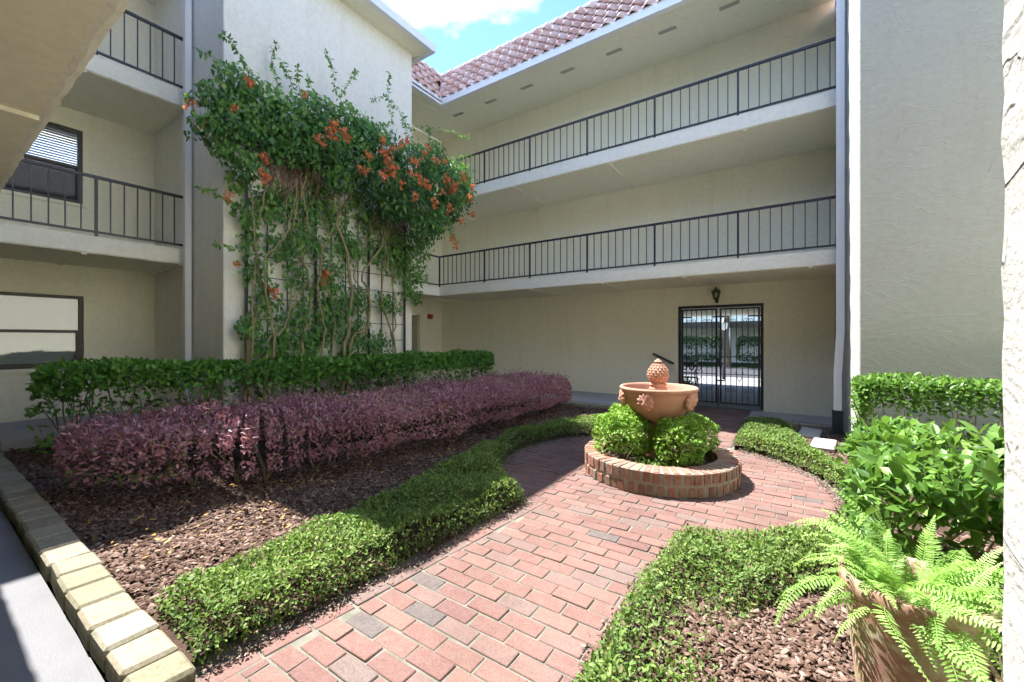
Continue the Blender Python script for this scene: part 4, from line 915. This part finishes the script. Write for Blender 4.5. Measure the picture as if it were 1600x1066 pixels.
# ---------------------------------------------------------------- terracotta pot with fern
PX, PY = .37, 2.08
pt = MB().lathe([(0, .02), (.135, .0), (.14, .02), (.15, .15), (.168, .34), (.185, .50), (.197, .60), (.202, .625), (.210, .64), (.213, .66), (.212, .69), (.206, .698), (.197, .695), (.188, .66), (.18, .62), (0, .61)], 48).build('terracotta_pot', M['pot'], None, True)
pt.location = (PX, PY, .02); tag(pt, 'tall weathered terracotta pot with lichen stains holding the fern', 'pot')
fe = empty('fern', (PX, PY, .66), 'bright lime green Boston-type fern overflowing the terracotta pot', 'fern'); fe['label'] = 'bright lime green fern overflowing the weathered pot'
for k in range(120):
    az = k*2.39996+rng.normal()*.15; el = rng.uniform(.1, 1.3); Ln = rng.uniform(.20, .42)
    if k % 6 == 0: el = rng.uniform(-.1, .3); Ln *= 1.1
    if k % 4 == 1: el = rng.uniform(.9, 1.4); Ln *= .7
    r0 = rng.uniform(.02, .13); p = Vector((PX+r0*math.cos(az), PY+r0*math.sin(az), .655)); d = Vector((math.cos(az)*math.cos(el), math.sin(az)*math.cos(el), math.sin(el)))
    ns = 30; pts = [p.copy()]; dirs = []
    g = rng.uniform(1.2, 2.6); tw = rng.normal()*1.0
    for i in range(ns):
        d = (d+Vector((math.cos(az+1.57)*tw*.03, math.sin(az+1.57)*tw*.03, -g/ns*(.3+i/ns)))).normalized(); p = p+d*(Ln/ns); pts.append(p.copy()); dirs.append(d.copy())
    PP, DD, NN, LL, WW = [], [], [], [], []
    roll = rng.normal()*.35
    for i in range(ns):
        d = dirs[i]; sd_ = d.cross(Vector((0, 0, 1)))
        if sd_.length < .05: sd_ = Vector((math.cos(az+1.57), math.sin(az+1.57), 0))
        sd_.normalize(); nn = sd_.cross(d); sd_ = (sd_*math.cos(roll)+nn*math.sin(roll)).normalized(); nn = sd_.cross(d)
        PP.append(pts[i]); DD.append(d); NN.append(nn); LL.append(Ln/ns*1.15); WW.append(.004)
        if i < 3: continue
        w = .040*math.sin(math.pi*min(1, (.14+i/ns*.88)))**.65*(1-.3*i/ns)
        for sg in (-1, 1):
            PP.append(pts[i]); DD.append(sd_*sg+d*.30+nn*rng.normal()*.14-nn*.18); NN.append(nn+d*rng.normal()*.22); LL.append(max(w, .006)*rng.uniform(.88, 1.1)); WW.append(min(.0115, Ln/ns*.74))
    PP = np.array([tuple(q) for q in PP]); org = np.array((PX, PY, .645)); LL = np.array(LL)
    fm = leafmesh('frond', PP-org, np.array([tuple(q) for q in DD]), np.array([tuple(q) for q in NN]), LL, np.array(WW), T_OVAL, np.clip(.42+rng.normal()*.32+rng.normal(size=len(LL))*.12, 0, 1))
    fo = obj('frond', fm, M['leaf_fern'], fe, tuple(org))

# ---------------------------------------------------------------- trellis and flowering vine on the tower
tl = empty('wall_trellis', (TX+.08, 4.6, .05), 'black metal grid trellis fixed to the tower wall behind the vine', 'trellis')
tx = TX+.09
for y in (3.02, 4.15, 5.27, 6.2): MB().box(tx-.018, tx+.018, y-.018, y+.018, .02, 4.1).build('post', M['iron'], tl, origin=(tx, y, 0))
for y in (3.33, 3.65, 3.92, 4.45, 4.75, 5.02, 5.58, 5.88): MB().box(tx-.008, tx+.008, y-.008, y+.008, .05, 4.05).build('bar', M['iron'], tl, origin=(tx, y, 0))
for k in range(12): MB().box(tx-.006, tx+.006, 3.02, 6.2, .22+k*.338, .232+k*.338).build('cross_bar', M['iron'], tl, origin=(tx, 4.6, .2+k*.34))
vn = empty('flowering_vine', (TX+.2, 4.6, 0), 'climbing trumpet-flowered vine with orange blooms covering the tower wall', 'vine')
vn['label'] = 'climbing vine with orange flower clusters covering the tower wall'
Z4 = lambda x, y: (320+x*.2875, 280+y*.2876)
stems = [[(235, 965), (240, 860), (290, 720), (320, 620), (290, 520), (278, 330), (292, 190), (330, 60)],
 [(325, 970), (345, 870), (420, 820), (470, 700), (545, 560)], [(372, 960), (368, 760), (330, 600), (330, 430), (450, 300), (480, 150), (500, 20)],
 [(530, 930), (545, 800), (570, 690), (556, 500), (500, 400), (480, 250), (520, 90), (560, -30)],
 [(755, 940), (790, 760), (792, 560), (762, 380), (720, 250), (735, 130), (700, -30)],
 [(790, 900), (885, 800), (888, 620), (850, 510), (950, 390), (985, 250), (1000, 80), (1020, -60)],
 [(1040, 950), (1020, 850), (962, 680), (962, 560), (990, 440), (1010, 300), (1060, 120)],
 [(1030, 945), (1032, 700), (1020, 500), (985, 380), (960, 260), (1000, 100)],
 [(640, 950), (650, 780), (610, 600), (640, 440), (620, 330), (565, 270), (545, 150), (520, 20)],
 [(455, 955), (460, 640), (520, 480), (470, 330), (440, 180), (470, 40)],
 [(690, 950), (700, 700), (620, 450), (690, 290), (730, 170), (640, 20)],
 [(255, 940), (262, 600), (285, 420), (255, 120), (270, -20)],
 [(880, 840), (870, 640), (810, 520), (880, 330), (960, 150), (990, 10)]]
def smooth(pts, k=4):
    out = []
    for i in range(len(pts)-1):
        p0, p1, p2, p3 = pts[max(i-1, 0)], pts[i], pts[i+1], pts[min(i+2, len(pts)-1)]
        for j in range(k):
            t = j/k; out.append(.5*((2*p1)+(p2-p0)*t+(2*p0-5*p1+4*p2-p3)*t*t+(3*p1-p0-3*p2+p3)*t**3))
    return out+[pts[-1]]
for i, s in enumerate(stems):
    pts = []
    for k, (x, y) in enumerate(s):
        u, v = Z4(x, y); pts.append(at_x(u, v, TX+.22+.06*(i % 3)+(.35*max(0, (330-v)/100) if v < 330 else 0)))
    if pts[0].z > .3: pts.insert(0, Vector((TX+.2, pts[0].y+rng.normal()*.04, .03)))
    sm = smooth(pts, 5); r0 = 1.05*(.034, .026, .02, .03, .036, .026, .022, .02, .018, .014, .016, .014, .016)[i]
    sm = [p+Vector((rng.normal()*.012, rng.normal()*.018, rng.normal()*.012)) for p in sm]
    MB().tube(sm, [r0*(1-.55*k/len(sm)) for k in range(len(sm))], 7).build('stem', M['bark_vine'], vn, True, origin=tuple(sm[0]))
# thatch of dry stems under the crown
def thatch(u0, u1, v0, v1, n, x):
    m = MB()
    for k in range(n):
        u = random.uniform(u0, u1); v = random.uniform(v0, v0+30); p = at_x(u, v, x+random.uniform(-.12, .18)); q = at_x(u+random.uniform(-22, 22), v1+random.uniform(-30, 25), x-random.uniform(.05, .3))
        mid = (p+q)/2+Vector((random.uniform(.02, .14), random.uniform(-.09, .09), random.uniform(-.05, .05)))
        m.tube(smooth([p, mid, q], 4), .0055, 4, False)
    tag(m.build('dry_stems', M['bark_dry'], vn, origin=tuple(p)), kind='stuff')
thatch(425, 490, 215, 300, 85, TX+.33); thatch(590, 645, 280, 365, 80, TX+.40); thatch(495, 600, 255, 320, 50, TX+.3)
blobs = [(335, 150, 25), (328, 200, 24), (370, 130, 30), (370, 190, 38), (410, 165, 38), (420, 218, 38), (455, 190, 40), (472, 235, 34), (495, 180, 36), (508, 222, 40), (540, 190, 30), (548, 245, 40), (565, 215, 33), (592, 230, 36), (600, 280, 40), (640, 258, 38), (642, 310, 40), (676, 250, 28), (685, 290, 38), (702, 322, 28), (712, 278, 28), (722, 300, 20), (662, 355, 26), (350, 232, 18), (385, 258, 22), (680, 345, 22), (615, 320, 26), (530, 280, 24)]
thin_ = [(440, 312, 26), (500, 300, 30), (560, 312, 28), (600, 345, 28), (540, 372, 26), (470, 372, 26), (592, 395, 22), (410, 310, 20), (620, 375, 24), (500, 385, 22), (400, 420, 24), (420, 470, 26), (470, 440, 24), (450, 520, 28), (500, 520, 28), (520, 430, 26), (530, 495, 32), (512, 470, 26), (560, 470, 22), (590, 540, 22), (620, 410, 26), (642, 395, 30), (655, 430, 18), (660, 380, 22), (600, 470, 16), (480, 330, 30), (520, 335, 22), (380, 330, 16), (392, 372, 16), (372, 288, 14), (440, 545, 22), (545, 545, 18), (395, 505, 20), (385, 512, 14), (455, 395, 22), (425, 330, 22), (430, 380, 18), (555, 395, 18), (575, 345, 20), (640, 450, 16), (618, 480, 12), (560, 520, 22), (470, 490, 22), (410, 540, 18), (650, 465, 12), (395, 345, 14), (480, 545, 18)]
PP, NN, TT = [], [], []
for (u, v, r) in blobs:
    x = TX+.36+.55*max(0, min(1, (u-430)/260))+.1*random.random(); c = at_x(u, v, x); t_ = (-math.sin(YAW)*c.x+math.cos(YAW)*c.y); rr = r/645*t_*.92
    n = int(40+rr*rr*4600); d = rv(n); d[:, 0] *= 1.0; rad = rng.uniform(.25, 1.06, n)**.45
    sc = np.array([min(rr, .5), rr*1.1, rr]); P = np.array(c)+d*rad[:, None]*sc
    P += (rng.normal(size=(n, 3))*.03)*(1+1.5*rng.uniform(0, 1, (n, 1))**4)
    P[:, 0] = np.where(P[:, 1] < TY1+.05, np.maximum(P[:, 0], TX+.05+rng.uniform(0, .06, n)), P[:, 0])
    PP.append(P); NN.append(d+np.array([.6, -.1, .2])); TT.append(np.clip(.46+.30*d[:, 2]+rng.normal(size=n)*.2+(.1 if u < 560 else -.04), 0, 1))
for (u, v, r) in thin_:
    c = at_x(u, v, TX+.20); t_ = (-math.sin(YAW)*c.x+math.cos(YAW)*c.y); rr = r/645*t_
    n = int(12+rr*rr*1650); d = rv(n); P = np.array(c)+d*(rng.uniform(0, 1, n)**.5)[:, None]*np.array([.16, rr*1.2, rr*1.25])
    P[:, 0] = np.maximum(P[:, 0], TX+.04+rng.uniform(0, .05, n))
    PP.append(P); NN.append(d*.5+np.array([1., -.1, .3])); TT.append(np.clip(.55+rng.normal(size=n)*.24, 0, 1))
P, Nn, tt = np.concatenate(PP), norm(np.concatenate(NN)), np.concatenate(TT)
D = rv(len(P))*.6+np.array([.25, 0, -.75]); L = rng.uniform(.06, .105, len(P))
org = np.array(vn.location)
obj('crown', leafmesh('crown', P-org, D, Nn+rv(len(P))*.5, L, L*.62, T_HEART, tt), M['leaf_vine'], vn, tuple(org))
sprigs = [[(345, 52), (362, 65), (376, 88), (390, 112), (398, 135)], [(312, 80), (330, 88), (360, 106)], [(432, 68), (424, 92), (430, 120), (436, 145)], [(464, 103), (466, 125), (470, 150)], [(510, 82), (520, 108), (524, 140)], [(556, 108), (548, 126), (528, 152)], [(608, 112), (606, 140), (609, 165), (612, 190)], [(582, 156), (603, 152), (626, 176), (636, 200)], [(610, 190), (590, 200), (570, 180)], [(640, 200), (668, 198), (700, 205), (738, 214)], [(668, 200), (676, 222), (684, 236)], [(310, 292), (335, 300), (362, 316), (386, 332)], [(335, 380), (360, 386), (388, 394)], [(286, 150), (310, 158), (332, 160)], [(690, 252), (715, 246), (740, 240)], [(360, 268), (362, 285), (378, 300)], [(480, 120), (490, 145), (500, 160)], [(440, 95), (452, 120), (458, 150)], [(630, 190), (640, 215), (650, 235)], [(655, 300), (700, 360), (712, 378)], [(372, 512), (385, 516), (400, 520)], [(690, 330), (700, 350), (706, 368)]]
sm_ = MB(); PP, DD, NN = [], [], []
for s in sprigs:
    um = sum(p[0] for p in s)/len(s); x = TX+.30+.5*max(0, min(1, (um-430)/260))
    pts = smooth([at_x(u, v, x+random.uniform(-.04, .06)) for u, v in s], 6); sm_.tube(pts, .004, 4, False)
    for i, p in enumerate(pts):
        for _ in range(3):
            d = rv(1)[0]; d[2] -= .4; PP.append(tuple(p)+np.array(d)*.02); DD.append(d); NN.append(rv(1)[0]*.6+np.array([1, -.2, .5]))
sm_.build('sprig_stems', M['bark_vine'], vn, origin=tuple(org))
n = len(PP); L = rng.uniform(.05, .085, n)
obj('sprigs', leafmesh('sprigs', np.array(PP)-org, np.array(DD), np.array(NN), L, L*.6, T_HEART, rng.uniform(.45, 1, n)), M['leaf_vine'], vn, tuple(org))
def cluster(seed, n):
    P = rv(n)*rng.uniform(.02, .085, n)[:, None]; D = norm(P+rv(n)*.02+np.array([.03, 0, -.01])); PP, DD, NN = [], [], []
    for p, d in zip(P, D):
        for k in range(5):
            e = rv(1)[0]; e = e-d*np.dot(e, d); e /= np.linalg.norm(e)+1e-9; PP.append(p+d*.035); DD.append(e+d*.5); NN.append(d)
        PP.append(p); DD.append(d); NN.append(rv(1)[0])
    k = len(PP); L = rng.uniform(.034, .055, k); ns_ = len(P)
    PP += [np.zeros(3)]*ns_; DD += list(P); NN += list(rv(ns_)); L = np.concatenate([L, np.linalg.norm(P, axis=1)+.03]); k = len(PP)
    me = leafmesh('flower_cluster', np.array(PP), np.array(DD), np.array(NN), L, np.where(np.arange(k) >= k-ns_, .012, L*.7), T_OVAL, rng.uniform(0, 1, k)); me.materials.append(M['flower']); return me
cms = [cluster(k, 9+2*k) for k in range(5)]
fl = [(525, 200, 1.5), (535, 213, 1.3), (516, 208, 1), (575, 243, .9), (598, 239, 1), (613, 235, 1.1), (622, 227, .9), (597, 219, .9), (635, 220, .9), (609, 259, 1.5), (616, 267, 1.2), (595, 276, 1.3), (642, 270, .9), (653, 277, .9), (663, 288, 1.4), (627, 288, .9), (559, 265, .8), (572, 267, .8), (697, 280, 1.1), (708, 292, 1.4), (661, 241, .9), (666, 231, .9), (681, 251, .9), (695, 253, .7), (724, 276, 1), (738, 294, 1), (640, 249, .9), (652, 254, .8), (646, 307, 1), (678, 317, 1.1), (702, 326, 1.1), (731, 309, 1), (711, 383, 1), (705, 372, .8), (737, 335, .8), (510, 432, 1.4), (423, 460, 1.3), (357, 307, .8), (409, 277, 1.2), (412, 247, .9), (299, 165, 1), (330, 178, .7), (336, 196, .9), (319, 195, .8), (388, 127, .8), (365, 170, .7), (367, 414, .7), (498, 217, .8), (475, 148, .6), (720, 345, .8), (690, 300, .8), (503, 226, .7)]
for i, (u, v, s) in enumerate(fl):
    crown = v < 400; x = TX+(.78+.62*max(0, min(1, (u-430)/260)) if crown and u > 340 else .3)
    if u > 340 and crown:
        # set the bloom on the outer skin of the crown
        x = TX+.90+.62*max(0, min(1, (u-430)/260))
    o = obj('flower_cluster', cms[i % 5], None, vn, tuple(at_x(u, v, x))); o.scale = (s*.84, s*.84, s*.84); o.rotation_euler = tuple(rng.uniform(-.6, .6, 3))

# ---------------------------------------------------------------- bark mulch
def chips(name, polys, dens, label, smin=.016, smax=.052):
    PP = []
    for poly in polys:
        lo = np.min(poly, 0); hi = np.max(poly, 0); n = int((hi-lo).prod()*dens); P = np.zeros((n, 3)); P[:, :2] = rng.uniform(lo, hi, (n, 2)); PP.append(P[inpoly(P, poly)])
    P = np.concatenate(PP); n = len(P)
    P[:, 2] = .035+.018*np.sin(P[:, 0]*2.1+P[:, 1]*1.3)+.014*np.sin(P[:, 0]*5.3-P[:, 1]*4.1)+.01*np.sin(P[:, 1]*9+P[:, 0]*3)+rng.uniform(-.004, .018, n)
    D = rv(n); D[:, 2] *= .28; Nn = rv(n)*.42; Nn[:, 2] += 1
    L = rng.uniform(smin, smax, n)*(1+.5*(rng.uniform(0, 1, n) < .12)); Wd = L*rng.uniform(.28, .6, n)
    o = obj(name, leafmesh(name, P, D, Nn, L, Wd, T_CHIP, np.clip(rng.beta(2, 2.4, n)+rng.normal(size=n)*.05, 0, 1), rng.uniform(.004, .012, n)), M['chip'])
    return tag(o, label, 'mulch', None, 'stuff')
chips('bark_mulch', [[(-8.9, .78), (-3.0, .78), (-3.1, 2.7), (-3.4, 4), (-3.55, 5.5), (-2.45, 7.6), (-2.45, 8.8), (-4.3, 8.8), (-4.9, 3), (-5.6, 2.2), (-8.9, 2.6)]], 3400, 'brown bark mulch covering the left planting bed')
chips('bark_mulch', [[(-.35, .78), (.28, 1.02), (1.8, 1.02), (1.8, 4.6), (.6, 4.6), (.1, 3.2), (-.5, 2.7), (-.55, 1.9)], [(0, 7.4), (.74, 5.6), (.74, 8.75), (-.1, 8.75)]], 6500, 'grey brown bark mulch around the fern pot on the right', .014, .045)
n = 420; P = np.stack([rng.normal(-4.4, .8, n), rng.normal(2.3, 1.3, n), np.full(n, .075)], 1); P = P[(P[:, 1] > .85) & (P[:, 0] < -3.1)]; n = len(P)
D = rv(n); D[:, 2] *= .2; Nn = rv(n)*.4; Nn[:, 2] += 1; L = rng.uniform(.025, .055, n)
tag(obj('fallen_leaves', leafmesh('fallen', P, D, Nn, L, L*.55, T_OVAL, rng.uniform(0, 1, n)), M['fallen']), 'scattered yellow brown fallen leaves on the mulch', 'leaves', None, 'stuff')

# leaf litter spilling from the ground cover onto the brick edges
pts = []
edge_l = [(-2.34, .80), (-2.255, 1.8), (-2.19, 2.6), (-2.13, 3.38)]+arc(246, 132, 14, 1.80); edge_r = [(-.80, .80), (-.79, 2.65), (-.735, 3.42)]+arc(-68, 62, 16, 1.80)+[(-.69, 7.0), (-.70, 8.7)]
for e in (edge_l, edge_r):
    for a_, b_ in zip(e[:-1], e[1:]):
        a_, b_ = np.array(a_), np.array(b_); m_ = int(np.linalg.norm(b_-a_)*700); t = rng.uniform(0, 1, m_)[:, None]
        pts.append(a_*(1-t)+b_*t+rng.normal(size=(m_, 2))*.035)
P2 = np.concatenate(pts); P = np.c_[P2, .006+np.abs(rng.normal(size=len(P2)))*.007]; n = len(P)
D = rv(n); D[:, 2] *= .25; Nn = rv(n)*.5; Nn[:, 2] += 1; L = rng.uniform(.010, .030, n)
tag(obj('leaf_litter', leafmesh('litter', P, D, Nn, L, L*rng.uniform(.25, .6, n), T_OVAL, rng.uniform(.2, 1, n)), M['chip']), 'thin line of dry leaf litter along the brick path edges', 'leaf litter', None, 'stuff')
